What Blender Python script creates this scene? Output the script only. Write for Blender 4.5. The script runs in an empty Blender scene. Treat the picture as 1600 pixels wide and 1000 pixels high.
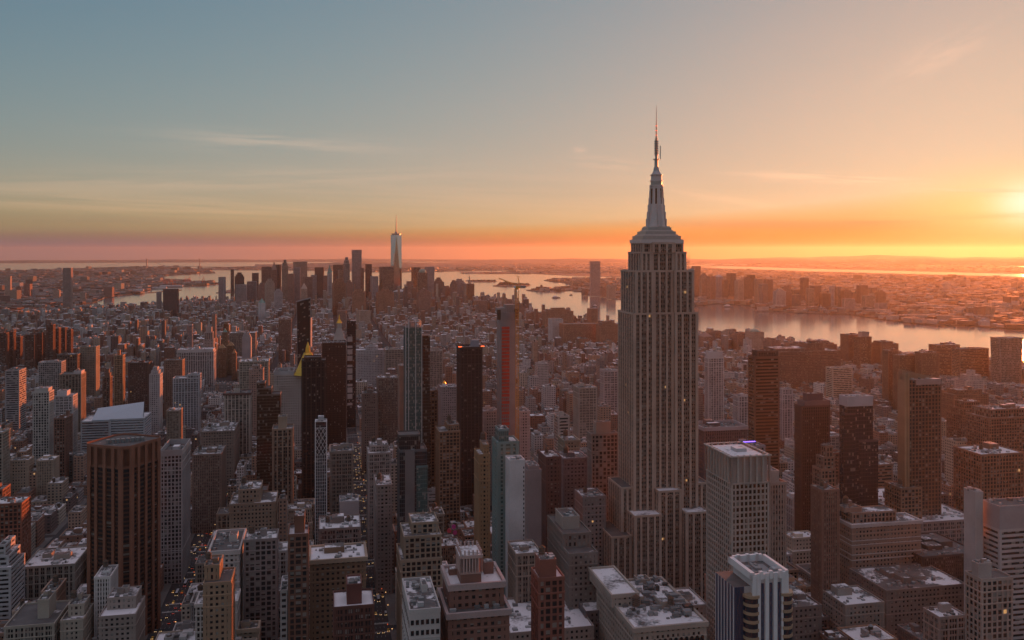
import bpy, math, random
from mathutils import Vector
R = math.radians
sc = bpy.context.scene
C = sc.collection
# ------------------------------------------------------------------ camera
H = 318.0            # eye height of the observation deck above the street, metres
F = 1400.0           # focal length in photo pixels (1600 wide)
Y0 = 393.0           # eye-level row of the photo
RE = 7.4e6           # earth radius with refraction
cam = bpy.data.cameras.new("camera"); co = bpy.data.objects.new("camera", cam); C.objects.link(co)
co.location = (0, 0, H); co.rotation_euler = (R(90), 0, 0)
cam.sensor_width = 36; cam.lens = 36*F/1600; cam.shift_y = -(500-Y0)/1600
cam.clip_start = 1; cam.clip_end = 250000
sc.camera = co
sc.cycles.sample_clamp_indirect = 3; sc.cycles.max_bounces = 6; sc.cycles.volume_bounces = 0
sc.view_settings.view_transform = 'Standard'; sc.view_settings.look = 'None'
sc.view_settings.exposure = 1.2; sc.view_settings.gamma = 1
# ------------------------------------------------------------------ light
SUN_AZ = 30.2; SUN_EL = 2.35            # degrees right of the view axis, above the horizon
SUN_STR = 3.2; SKY_STR = 0.15
sl = bpy.data.lights.new("sun", 'SUN'); so = bpy.data.objects.new("sun", sl); C.objects.link(so)
sl.energy = SUN_STR; sl.angle = R(0.5); sl.color = (1.0, 0.21, 0.05)
sd = Vector((math.sin(R(SUN_AZ))*math.cos(R(SUN_EL)), math.cos(R(SUN_AZ))*math.cos(R(SUN_EL)), math.sin(R(SUN_EL))))
so.rotation_euler = sd.to_track_quat('Z', 'Y').to_euler(); so.location = (0, 0, 900)
w = bpy.data.worlds.new("World"); sc.world = w; w.use_nodes = True
nt = w.node_tree; N = nt.nodes; L = nt.links
bg = N['Background']; sky = N.new('ShaderNodeTexSky'); sky.sky_type = 'NISHITA'
sky.sun_disc = False; sky.sun_elevation = R(SUN_EL); sky.sun_rotation = R(SUN_AZ)
sky.altitude = 300; sky.air_density = 1.0; sky.dust_density = 0.8; sky.ozone_density = 2.0
bg.inputs['Strength'].default_value = SKY_STR
def vm(op, a, b):
    n = N.new('ShaderNodeVectorMath'); n.operation = op
    for i, v in enumerate((a, b)):
        if isinstance(v, tuple): n.inputs[i].default_value = v
        else: L.new(v, n.inputs[i])
    return n.outputs[0]
# highlight shoulder: the sky near the low sun rolls off as it did on the camera's sensor
sp = N.new('ShaderNodeSeparateColor'); L.new(sky.outputs[0], sp.inputs[0])
def nm(op, a, b):
    n = N.new('ShaderNodeMath'); n.operation = op
    for i, v in enumerate((a, b)):
        if isinstance(v, (int, float)): n.inputs[i].default_value = v
        else: L.new(v, n.inputs[i])
    return n.outputs[0]
redden = nm('MINIMUM', 1.0, nm('POWER', nm('DIVIDE', nm('DIVIDE', sp.outputs[2], sp.outputs[0]), .15), .75))   # thicker air low down
cg = N.new('ShaderNodeCombineXYZ'); L.new(nm('MULTIPLY', redden, 1.0), cg.inputs[1]); cg.inputs[0].default_value = 1; L.new(nm('MULTIPLY', redden, redden), cg.inputs[2])
toe = vm('POWER', sky.outputs[0], (1.25, 1.15, 1.0))
shoulder = vm('ADD', vm('MULTIPLY', toe, (.33, .46, .86)), (1, 1, 1))
graded = vm('MULTIPLY', vm('DIVIDE', vm('MULTIPLY', toe, (.82, .92, 1.33)), shoulder), cg.outputs[0])
# thin evening clouds: streaks of noise at chosen bearings and heights of the sky
def wm(op, a, b=None):
    n = N.new('ShaderNodeMath'); n.operation = op
    for i, v in enumerate((a, b)):
        if v is None: continue
        if isinstance(v, (int, float)): n.inputs[i].default_value = v
        else: L.new(v, n.inputs[i])
    return n.outputs[0]
tc = N.new('ShaderNodeTexCoord'); sx = N.new('ShaderNodeSeparateXYZ'); L.new(tc.outputs['Generated'], sx.inputs[0])
az = wm('ARCTAN2', sx.outputs[0], sx.outputs[1]); el = wm('ARCSINE', sx.outputs[2])
def streak(kx, ky, w_, det, skew=0.0):
    c = N.new('ShaderNodeCombineXYZ'); L.new(wm('MULTIPLY', az, kx), c.inputs[0]); L.new(wm('MULTIPLY', wm('ADD', el, wm('MULTIPLY', az, skew)), ky), c.inputs[1]); c.inputs[2].default_value = w_
    t = N.new('ShaderNodeTexNoise'); t.inputs['Scale'].default_value = 1; t.inputs['Detail'].default_value = det; t.inputs['Roughness'].default_value = .6; L.new(c.outputs[0], t.inputs['Vector']); return t.outputs[0]
def window(px, py, wx, wy, skew=0.0):
    a0 = math.atan((px-800)/F); e0 = math.atan((Y0-py)/F*math.cos(a0)); wa = wx/F; we = wy/F
    dx = wm('DIVIDE', wm('SUBTRACT', az, a0), wa); dy = wm('DIVIDE', wm('SUBTRACT', wm('ADD', el, wm('MULTIPLY', wm('SUBTRACT', az, a0), skew)), e0), we)
    q = wm('ADD', wm('MULTIPLY', dx, dx), wm('MULTIPLY', dy, dy)); return wm('POWER', 2.718, wm('MULTIPLY', q, -1))
def rng(v, a, b):
    n = N.new('ShaderNodeMapRange'); n.inputs[1].default_value = a; n.inputs[2].default_value = b; L.new(v, n.inputs[0]); return n.outputs[0]
bright = None
for (px, py, wx, wy, kx, ky, sk, amp, seed) in ((430, 222, 150, 13, 7, 130, .02, .30, 1), (250, 285, 330, 16, 5, 110, -.05, .22, 2), (1290, 278, 130, 7, 12, 260, .07, .55, 3), (1530, 299, 75, 5, 14, 300, .05, .9, 4), (1500, 338, 110, 4, 10, 380, 0, .45, 5),
        (1470, 85, 60, 22, 20, 60, -.4, .22, 6), (950, 255, 45, 8, 22, 160, .1, .28, 7), (906, 233, 10, 5, 40, 160, 0, .3, 8), (1150, 315, 120, 9, 9, 180, .2, .16, 9), (200, 320, 420, 14, 4, 120, .03, .25, 10), (700, 300, 500, 40, 3, 70, .03, .10, 11)):
    m_ = wm('MULTIPLY', wm('MULTIPLY', window(px, py, wx, wy, sk), rng(streak(kx, ky, seed*3.7, 4, sk), .40, .58)), min(1.0, amp*2.4)); bright = m_ if bright is None else wm('ADD', bright, m_)
darkb = None
for (px, py, wx, wy, kx, ky, sk, amp, seed) in ((1230, 352, 200, 9, 5, 120, .02, .35, 21), (100, 385, 700, 26, 2, 60, 0, .30, 22), (1000, 378, 700, 10, 4, 120, 0, .25, 23), (1380, 348, 60, 4, 8, 200, 0, .3, 24), (300, 345, 500, 8, 3, 160, 0, .14, 25)):
    m_ = wm('MULTIPLY', wm('MULTIPLY', window(px, py, wx, wy, sk), rng(streak(kx, ky, seed*2.3, 4), .30, .55)), amp*1.3); darkb = m_ if darkb is None else wm('ADD', darkb, m_)
def mixw(f, a, b):
    n = N.new('ShaderNodeMix'); n.data_type = 'RGBA'; L.new(f, n.inputs[0])
    for i, v in ((6, a), (7, b)):
        if isinstance(v, tuple): n.inputs[i].default_value = (*v, 1)
        else: L.new(v, n.inputs[i])
    return n.outputs[2]
bank = wm('MULTIPLY', window(60, 396, 620, 30), .85)        # mauve bank of distant murk away from the sun
cl = mixw(bank, graded, (.40, .48, .60))
aur = wm('MULTIPLY', window(1615, 322, 150, 48), .8)      # aureole round the sun, which stands at the right edge
cl = mixw(aur, cl, (3.0, 2.2, .8)); cl = mixw(wm('MULTIPLY', window(1614, 316, 42, 26), .9), cl, (3.4, 3.1, 2.3))
overhead_fill = wm('MULTIPLY', rng(el, R(19), R(55)), .8)         # added fill: sky above the view is brightened to lift the city's shadows
cl = mixw(overhead_fill, cl, (1.66, 1.40, 1.60))
cl = mixw(darkb, cl, vm('MULTIPLY', cl, (.60, .62, 1.0)))
cl = mixw(bright, cl, vm('ADD', vm('MULTIPLY', graded, (1.15, 1.02, .95)), (.42, .26, .18)))
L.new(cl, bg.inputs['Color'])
HAZE = (1.35e-5, 0.63, (.78, .82, .76, 1))
# ------------------------------------------------------------------ materials
def newmat(n):
    m = bpy.data.materials.new(n); m.use_nodes = True
    return m, m.node_tree.nodes, m.node_tree.links, m.node_tree.nodes['Principled BSDF']
def mth(N, L, op, a, b=None, c=None):
    n = N.new('ShaderNodeMath'); n.operation = op
    for i, v in enumerate((a, b, c)):
        if v is None: continue
        if isinstance(v, (int, float)): n.inputs[i].default_value = v
        else: L.new(v, n.inputs[i])
    return n.outputs[0]
def mixc(N, L, f, a, b, mode='MIX'):
    n = N.new('ShaderNodeMix'); n.data_type = 'RGBA'; n.blend_type = mode
    for i, v in ((0, f), (6, a), (7, b)):
        if isinstance(v, (int, float)): n.inputs[i].default_value = v
        elif isinstance(v, tuple): n.inputs[i].default_value = (*v, 1)
        else: L.new(v, n.inputs[i])
    return n.outputs[2]
def noise(N, L, scale, detail=3, vec=None):
    n = N.new('ShaderNodeTexNoise'); n.inputs['Scale'].default_value = scale; n.inputs['Detail'].default_value = detail
    if vec is None:
        g = N.new('ShaderNodeNewGeometry'); vec = g.outputs['Position']
    L.new(vec, n.inputs['Vector']); return n.outputs[0]
def ramp(N, L, v, a, b):
    n = N.new('ShaderNodeMapRange'); n.inputs[1].default_value = a; n.inputs[2].default_value = b
    L.new(v, n.inputs[0]); return n.outputs[0]
def tint(N):
    a = N.new('ShaderNodeAttribute'); a.attribute_name = 'tint'; return a.outputs['Color']
def m_masonry():
    m, N, L, b = newmat('masonry')
    t = tint(N)
    st = noise(N, L, 0.05, 4); fine = noise(N, L, 1.3, 2)
    c = mixc(N, L, mth(N, L, 'MULTIPLY', ramp(N, L, st, .4, .75), .45), t, (.45, .42, .4), 'MULTIPLY')
    c = mixc(N, L, mth(N, L, 'MULTIPLY', ramp(N, L, fine, .3, .8), .3), c, (.5, .5, .5), 'MULTIPLY')
    L.new(c, b.inputs['Base Color']); b.inputs['Roughness'].default_value = .85
    return m
def m_glass(n='window glass', base=(.02, .022, .025), rough=.12, blind=.45, lit=.012, metal=0.0, tinted=False, litstr=2.2):
    m, N, L, b = newmat(n)
    uv = N.new('ShaderNodeUVMap'); sep = N.new('ShaderNodeSeparateXYZ'); L.new(uv.outputs[0], sep.inputs[0])
    fx = mth(N, L, 'FLOOR', sep.outputs[0]); fy = mth(N, L, 'FLOOR', sep.outputs[1])
    cmb = N.new('ShaderNodeCombineXYZ'); L.new(fx, cmb.inputs[0]); L.new(fy, cmb.inputs[1])
    wn = N.new('ShaderNodeTexWhiteNoise'); wn.noise_dimensions = '3D'; L.new(cmb.outputs[0], wn.inputs['Vector'])
    sc_ = N.new('ShaderNodeSeparateColor'); L.new(wn.outputs['Color'], sc_.inputs[0])
    frv = mth(N, L, 'FRACT', sep.outputs[1])
    isb = mth(N, L, 'MULTIPLY', mth(N, L, 'LESS_THAN', sc_.outputs[0], blind), mth(N, L, 'GREATER_THAN', frv, mth(N, L, 'SUBTRACT', 1, sc_.outputs[1])))
    base_c = tint(N) if tinted else base
    c = mixc(N, L, mth(N, L, 'MULTIPLY', isb, .8), base_c, (.27, .26, .24))
    L.new(c, b.inputs['Base Color'])
    b.inputs['Roughness'].default_value = rough; b.inputs['Metallic'].default_value = metal
    L.new(mth(N, L, 'ADD', rough, mth(N, L, 'MULTIPLY', isb, .5)), b.inputs['Roughness'])
    # panes are never perfectly plane: every window tips its reflection a little
    bp = N.new('ShaderNodeBump'); bp.inputs['Strength'].default_value = .25; bp.inputs['Distance'].default_value = .6
    L.new(noise(N, L, .35, 1), bp.inputs['Height']); L.new(bp.outputs[0], b.inputs['Normal'])
    b.inputs['Emission Color'].default_value = (1, .52, .2, 1)
    L.new(mth(N, L, 'MULTIPLY', mth(N, L, 'LESS_THAN', sc_.outputs[2], lit), litstr*.1), b.inputs['Emission Strength'])
    return m
def m_facade():
    """flat walls with punched windows for the thousands of small far blocks"""
    m, N, L, b = newmat('far facade')
    uv = N.new('ShaderNodeUVMap'); sep = N.new('ShaderNodeSeparateXYZ'); L.new(uv.outputs[0], sep.inputs[0])
    fx = mth(N, L, 'FRACT', sep.outputs[0]); fy = mth(N, L, 'FRACT', sep.outputs[1])
    wx = mth(N, L, 'LESS_THAN', mth(N, L, 'ABSOLUTE', mth(N, L, 'SUBTRACT', fx, .5)), .24)
    wy = mth(N, L, 'LESS_THAN', mth(N, L, 'ABSOLUTE', mth(N, L, 'SUBTRACT', fy, .5)), .26)
    wi = mth(N, L, 'MULTIPLY', wx, wy)
    cmb = N.new('ShaderNodeCombineXYZ')
    L.new(mth(N, L, 'FLOOR', sep.outputs[0]), cmb.inputs[0]); L.new(mth(N, L, 'FLOOR', sep.outputs[1]), cmb.inputs[1])
    wn = N.new('ShaderNodeTexWhiteNoise'); L.new(cmb.outputs[0], wn.inputs['Vector'])
    glass = mixc(N, L, mth(N, L, 'MULTIPLY', mth(N, L, 'POWER', wn.outputs['Value'], 3), .7), (.025, .025, .03), (.25, .24, .23))
    st = noise(N, L, 0.05, 3)
    t = mixc(N, L, mth(N, L, 'MULTIPLY', ramp(N, L, st, .4, .75), .4), tint(N), (.5, .47, .45), 'MULTIPLY')
    L.new(mixc(N, L, wi, t, glass), b.inputs['Base Color'])
    L.new(mth(N, L, 'SUBTRACT', .85, mth(N, L, 'MULTIPLY', wi, .6)), b.inputs['Roughness'])
    b.inputs['Emission Color'].default_value = (1, .55, .22, 1)
    L.new(mth(N, L, 'MULTIPLY', mth(N, L, 'MULTIPLY', mth(N, L, 'GREATER_THAN', wn.outputs['Value'], .998), wi), .2), b.inputs['Emission Strength'])
    return m
def m_roof(n, lo, hi, scale=.06):
    m, N, L, b = newmat(n)
    a = noise(N, L, scale, 5); c2 = noise(N, L, .5, 3)
    v = mth(N, L, 'ADD', mth(N, L, 'MULTIPLY', a, .75), mth(N, L, 'MULTIPLY', c2, .25))
    s = ramp(N, L, v, lo, hi)
    g = mixc(N, L, noise(N, L, .15, 2), (.05, .048, .048), (.15, .14, .135))
    L.new(mixc(N, L, s, g, (.70, .69, .71)), b.inputs['Base Color']); b.inputs['Roughness'].default_value = .8
    return m
def plain(n, c, r=.7, metal=0, var=.25, scale=.4, emit=None, es=0):
    m, N, L, b = newmat(n)
    L.new(mixc(N, L, mth(N, L, 'MULTIPLY', noise(N, L, scale, 3), var*1.6), c, tuple(x*.45 for x in c)), b.inputs['Base Color'])
    b.inputs['Roughness'].default_value = r; b.inputs['Metallic'].default_value = metal
    if emit: b.inputs['Emission Color'].default_value = (*emit, 1); b.inputs['Emission Strength'].default_value = es
    return m
M = dict(
 masonry=m_masonry(), facade=m_facade(), glass=m_glass(lit=.001),
 eglass=m_glass('warm old sash glass', (.022, .02, .02), .2, .5, .004),
 teal=m_glass('teal curtain glass', (.09, .17, .165), .08, .35, 0, .45),
 dark=m_glass('dark curtain glass', (.05, .052, .06), .06, .15, 0, .5),
 sky=m_glass('pale mirror glass', (.42, .47, .52), .07, .06, .001, .9),
 farglass=m_glass('far tower glass', (.12, .13, .15), .15, .2, 0, .6),
 bronze=m_glass('bronze glass', (.10, .055, .035), .14, .2, 0, .6),
 snow=m_roof('snowy roof', .37, .49), patch=m_roof('patchy snow roof', .50, .57), bare=m_roof('tar roof', .62, .72),
 metal=plain('grey metal', (.25, .26, .27), .5, .4), white=plain('white paint', (.72, .72, .73), .6, 0, .15),
 steel=plain('mast steel', (.42, .41, .40), .4, .6), gold=plain('gilded tiles', (.95, .50, .09), .3, .85, .2),
 copper=plain('green copper', (.16, .30, .26), .7), tank=plain('weathered cedar', (.10, .065, .045), .9),
 yellow=plain('crane yellow', (.62, .30, .06), .5, 0, .2), orange=plain('orange netting', (.68, .09, .05), .8, 0, .5, .25),
 brick=plain('red brick', (.20, .07, .05), .9), concrete=plain('raw concrete', (.30, .28, .27), .85),
 asphalt=plain('asphalt', (.045, .045, .05), .9, 0, .4, .2), walk=plain('pavement', (.17, .165, .16), .9, 0, .4, .3),
 paint=plain('road paint', (.55, .55, .52), .8), bark=plain('bark', (.07, .05, .04), .9), twig=plain('twigs', (.085, .06, .05), .95, 0, .6, .5),
 green=plain('park grass', (.06, .06, .035), .95, 0, .5, .05),
 head=plain('headlight', (1, 1, 1), .3, 0, 0, 1, (1, .62, .28), .9), tail=plain('tail light', (.6, .02, .01), .3, 0, 0, 1, (1, .08, .03), .7),
 purple=plain('purple light strip', (.2, .1, .6), .4, 0, 0, 1, (.2, .1, 1), 1.6), redlamp=plain('red warning lamp', (.6, .02, .01), .4, 0, 0, 1, (1, .12, .03), 1.5),
 lampglow=plain('street lamp glass', (1, .8, .5), .4, 0, 0, 1, (1, .55, .2), 1.0),
)
def m_vcol(n, rough=.5):
    m, N, L, b = newmat(n); L.new(tint(N), b.inputs['Base Color']); b.inputs['Roughness'].default_value = rough; return m
M['paintwork'] = m_vcol('car paint', .35)
def m_water():
    m, N, L, b = newmat('river water')
    b.inputs['Base Color'].default_value = (.11, .12, .13, 1); b.inputs['Roughness'].default_value = .12
    bp = N.new('ShaderNodeBump'); bp.inputs['Strength'].default_value = .16; bp.inputs['Distance'].default_value = 1.0
    L.new(mth(N, L, 'ADD', noise(N, L, .05, 5), mth(N, L, 'MULTIPLY', noise(N, L, .006, 3), 2)), bp.inputs['Height']); L.new(bp.outputs[0], b.inputs['Normal'])
    return m
def m_land():
    m, N, L, b = newmat('far land')
    v = N.new('ShaderNodeTexVoronoi'); v.inputs['Scale'].default_value = .012
    g = N.new('ShaderNodeNewGeometry'); L.new(g.outputs['Position'], v.inputs['Vector'])
    s = N.new('ShaderNodeSeparateColor'); L.new(v.outputs['Color'], s.inputs[0])
    c = mixc(N, L, s.outputs[0], (.05, .042, .04), (.15, .12, .11))
    c = mixc(N, L, mth(N, L, 'GREATER_THAN', s.outputs[1], .85), c, (.22, .20, .20))
    c = mixc(N, L, ramp(N, L, noise(N, L, .0008, 4), .45, .6), c, (.06, .05, .04))
    L.new(c, b.inputs['Base Color']); b.inputs['Roughness'].default_value = .95
    return m
M['water'] = m_water(); M['land'] = m_land()
# ------------------------------------------------------------------ grid helpers
GA = math.atan(291/1400)                       # the avenues run this far left of the view axis
U = (-math.sin(GA), math.cos(GA)); V = (math.cos(GA), math.sin(GA))   # down the avenue / across to the west
def st(s, t): return (s*V[0]+t*U[0], s*V[1]+t*U[1])
def to_st(x, y): return (x*V[0]+y*V[1], x*U[0]+y*U[1])
def drop(x, y): return -(x*x+y*y)/(2*RE)
def ll(lat, lon):                              # latitude/longitude to scene metres
    n = (lat-40.7530)*111000; e = (lon+73.9787)*84200; a = R(220.6)
    return (e*math.cos(a)-n*math.sin(a), e*math.sin(a)+n*math.cos(a))
def pg(px, py):                                # photo pixel to the curved ground
    tx = (px-800)/F; m = (py-Y0)/F; k = (1+tx*tx)/(2*RE)
    d = m*m-4*k*H
    Y = (m-math.sqrt(d))/(2*k) if d > 0 else m/(2*k)
    return (tx*Y, Y)
def hz(py, Y): return H-(py-Y0)*Y/F            # height seen on row py at depth Y
# ------------------------------------------------------------------ mesh builder
rnd = random.Random(7)
def shade(c, k): return tuple(min(.68, v*k) for v in c)
class MB:
    def __init__(s): s.v = []; s.f = []; s.uv = []; s.mi = []; s.t = []; s.mats = []; s.col = (.3, .3, .3)
    def m(s, k):
        if k not in s.mats: s.mats.append(k)
        return s.mats.index(k)
    def poly(s, pts, mat, uv=None, col=None):
        n = len(s.v); s.v += [tuple(p) for p in pts]; s.f.append(tuple(range(n, n+len(pts))))
        s.uv += uv or [(0.0, 0.0)]*len(pts); s.mi.append(s.m(mat)); s.t.append(col or s.col)
    def prism(s, pts, z0, z1, wall, roof=None, cell=(3.4, 3.6), col=None, seed=None):
        u = (seed if seed is not None else random.randint(0, 999)); n = len(pts)
        v0 = random.randint(0, 999) if seed is None else 0
        nf = max(1, round((z1-z0)/cell[1]))
        for i in range(n):
            a = pts[i]; b = pts[(i+1) % n]; nb = max(1, round(math.hypot(b[0]-a[0], b[1]-a[1])/cell[0]))
            s.poly([(a[0], a[1], z0), (b[0], b[1], z0), (b[0], b[1], z1), (a[0], a[1], z1)], wall, [(u, v0), (u+nb, v0), (u+nb, v0+nf), (u, v0+nf)], col)
            u += nb+3
        if roof: s.poly([(p[0], p[1], z1) for p in pts], roof, None, col)
    def box(s, c, sz, mat, rot=GA, col=None, bottom=False):
        x, y, z = c; hx, hy = sz[0]/2, sz[1]/2; ca, sa = math.cos(rot), math.sin(rot)
        P = [(x+ca*a-sa*b, y+sa*a+ca*b) for a, b in ((-hx, -hy), (hx, -hy), (hx, hy), (-hx, hy))]
        s.prism(P, z, z+sz[2], mat, mat, col=col, seed=0)
        if bottom: s.poly([(p[0], p[1], z) for p in reversed(P)], mat, None, col)
    def cyl(s, c, r0, r1, h, mat, n=10, col=None, cap=True):
        x, y, z = c
        a = [(math.cos(2*math.pi*i/n), math.sin(2*math.pi*i/n)) for i in range(n)]
        for i in range(n):
            p, q = a[i], a[(i+1) % n]
            f = [(x+p[0]*r0, y+p[1]*r0, z), (x+q[0]*r0, y+q[1]*r0, z)]
            f += [(x+q[0]*r1, y+q[1]*r1, z+h), (x+p[0]*r1, y+p[1]*r1, z+h)] if r1 > 1e-4 else [(x, y, z+h)]
            s.poly(f, mat, None, col)
        if cap and r1 > 1e-4: s.poly([(x+p[0]*r1, y+p[1]*r1, z+h) for p in a], mat, None, col)
    def bar(s, a, b, r, mat, n=4, r2=None):
        a = Vector(a); b = Vector(b); d = b-a
        if d.length < 1e-6: return
        q = d.normalized().to_track_quat('Z', 'Y'); r2 = r if r2 is None else r2
        A = [q @ Vector((math.cos(2*math.pi*(i+.5)/n), math.sin(2*math.pi*(i+.5)/n), 0)) for i in range(n)]
        for i in range(n):
            p, k = A[i], A[(i+1) % n]
            s.poly([a+p*r, a+k*r, b+k*r2, b+p*r2], mat)
        s.poly([b+p*r2 for p in A], mat); s.poly([a+p*r for p in reversed(A)], mat)
    def build(s, name, parent=None):
        me = bpy.data.meshes.new(name); me.from_pydata(s.v, [], s.f)
        uv = me.uv_layers.new(name='UVMap'); fl = []
        for a in s.uv: fl += a
        uv.data.foreach_set('uv', fl)
        me.polygons.foreach_set('material_index', s.mi)
        at = me.attributes.new('tint', 'FLOAT_COLOR', 'FACE'); cl = []
        for c in s.t: cl += (*c, 1.0)
        at.data.foreach_set('color', cl)
        for k in s.mats: me.materials.append(M[k])
        me.update()
        o = bpy.data.objects.new(name, me); C.objects.link(o)
        if parent:
            o.parent = parent; o.matrix_parent_inverse = parent.matrix_basis.inverted()
        return o
    def ok(s): return len(s.f) > 0
def tag(o, label, cat, group=None):
    o['label'] = label; o['category'] = cat
    if group: o['group'] = group
    return o
def thing(name, loc, label, cat, group=None):
    o = bpy.data.objects.new(name, None); o.location = loc; C.objects.link(o)
    o.empty_display_size = 5
    tag(o, label, cat, group); return o
def struct(name, mb): o = mb.build(name); o['kind'] = 'structure'; return o
# bay, floor height, pier width, spandrel height, relief, spandrel darkness
STY = dict(punch=(3.3, 3.6, 1.75, 1.9, .35, 1.0), pier=(4.6, 3.7, 1.3, 1.6, .6, .55, 2), grid=(3.6, 3.7, 1.1, 1.1, .45, .9),
           big=(6.2, 4.0, 1.4, 1.3, .5, .8, 3), band=(60., 3.7, 1.5, 1.9, .35, 1.0), glass=(1.7, 3.8, .18, .55, .12, .8),
           solid=(60., 60., 50., 50., .3, 1.0), fine=(2.0, 3.4, .9, 1.3, .4, .6), tall=(5.0, 3.7, 1.7, 1.2, .8, .4, 2), balc=(5.5, 3.1, 2.2, 1.1, .5, 1.0))
def facade(wl, a, b, z0, z1, sty, col):
    """piers and spandrels standing proud of the glazing between plan points a and b (outside on the right of a->b)"""
    bay, fh, pw, sh, dep, sd = STY[sty][:6]; nsub = STY[sty][6] if len(STY[sty]) > 6 else 1
    dx, dy = b[0]-a[0], b[1]-a[1]; Ln = math.hypot(dx, dy)
    if Ln < 1.0: return
    e = (dx/Ln, dy/Ln); nx = (e[1], -e[0])
    def P(u, d, z): return (a[0]+e[0]*u+nx[0]*d, a[1]+e[1]*u+nx[1]*d, z)
    if sty == 'solid':
        wl.poly([P(0, 0, z0), P(Ln, 0, z0), P(Ln, 0, z1), P(0, 0, z1)], 'masonry', None, col); return
    nb = max(1, round(Ln/bay)); nf = max(1, round((z1-z0)/fh)); bw = Ln/nb; f = (z1-z0)/nf
    cw = min(pw*1.2, Ln*.2)
    for i in range(nb+1):
        u0 = max(0, i*bw-pw/2); u1 = min(Ln, i*bw+pw/2)
        if i == 0: u0, u1 = 0, cw
        if i == nb: u0, u1 = Ln-cw, Ln
        wl.poly([P(u0, 0, z0), P(u1, 0, z0), P(u1, 0, z1), P(u0, 0, z1)], 'masonry', None, col)
        if i > 0: wl.poly([P(u0, -dep, z0), P(u0, 0, z0), P(u0, 0, z1), P(u0, -dep, z1)], 'masonry', None, col)
        if i < nb: wl.poly([P(u1, 0, z0), P(u1, -dep, z0), P(u1, -dep, z1), P(u1, 0, z1)], 'masonry', None, col)
    if nsub > 1:                                # thin mullions between the main piers
        mc = tuple(c*(sd+.15) for c in col)
        for i in range(nb):
            for k in range(1, nsub):
                u = i*bw+pw/2+(bw-pw)*k/nsub; wl.poly([P(u-.3, -.3*dep, z0), P(u+.3, -.3*dep, z0), P(u+.3, -.3*dep, z1), P(u-.3, -.3*dep, z1)], 'masonry', None, mc)
    sc_ = tuple(c*sd for c in col); ds = -.4*dep if sty != 'band' else -.02
    for j in range(nf+1):
        w0 = max(z0, z0+j*f-sh/2); w1 = min(z1, z0+j*f+sh/2)
        wl.poly([P(0, ds, w0), P(Ln, ds, w0), P(Ln, ds, w1), P(0, ds, w1)], 'masonry', None, sc_)
        if j < nf: wl.poly([P(0, ds, w1), P(Ln, ds, w1), P(Ln, -dep, w1), P(0, -dep, w1)], 'masonry', None, sc_)
        if j > 0: wl.poly([P(0, -dep, w0), P(Ln, -dep, w0), P(Ln, ds, w0), P(0, ds, w0)], 'masonry', None, sc_)
def inset(pts, d):
    n = len(pts); out = []
    for i in range(n):
        p0, p1, p2 = pts[i-1], pts[i], pts[(i+1) % n]
        def nrm(a, b):
            l = math.hypot(b[0]-a[0], b[1]-a[1]) or 1; return ((a[1]-b[1])/l, (b[0]-a[0])/l)
        n1, n2 = nrm(p0, p1), nrm(p1, p2); k = 1+n1[0]*n2[0]+n1[1]*n2[1]
        out.append((p1[0]+(n1[0]+n2[0])*d/k, p1[1]+(n1[1]+n2[1])*d/k))
    return out
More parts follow.
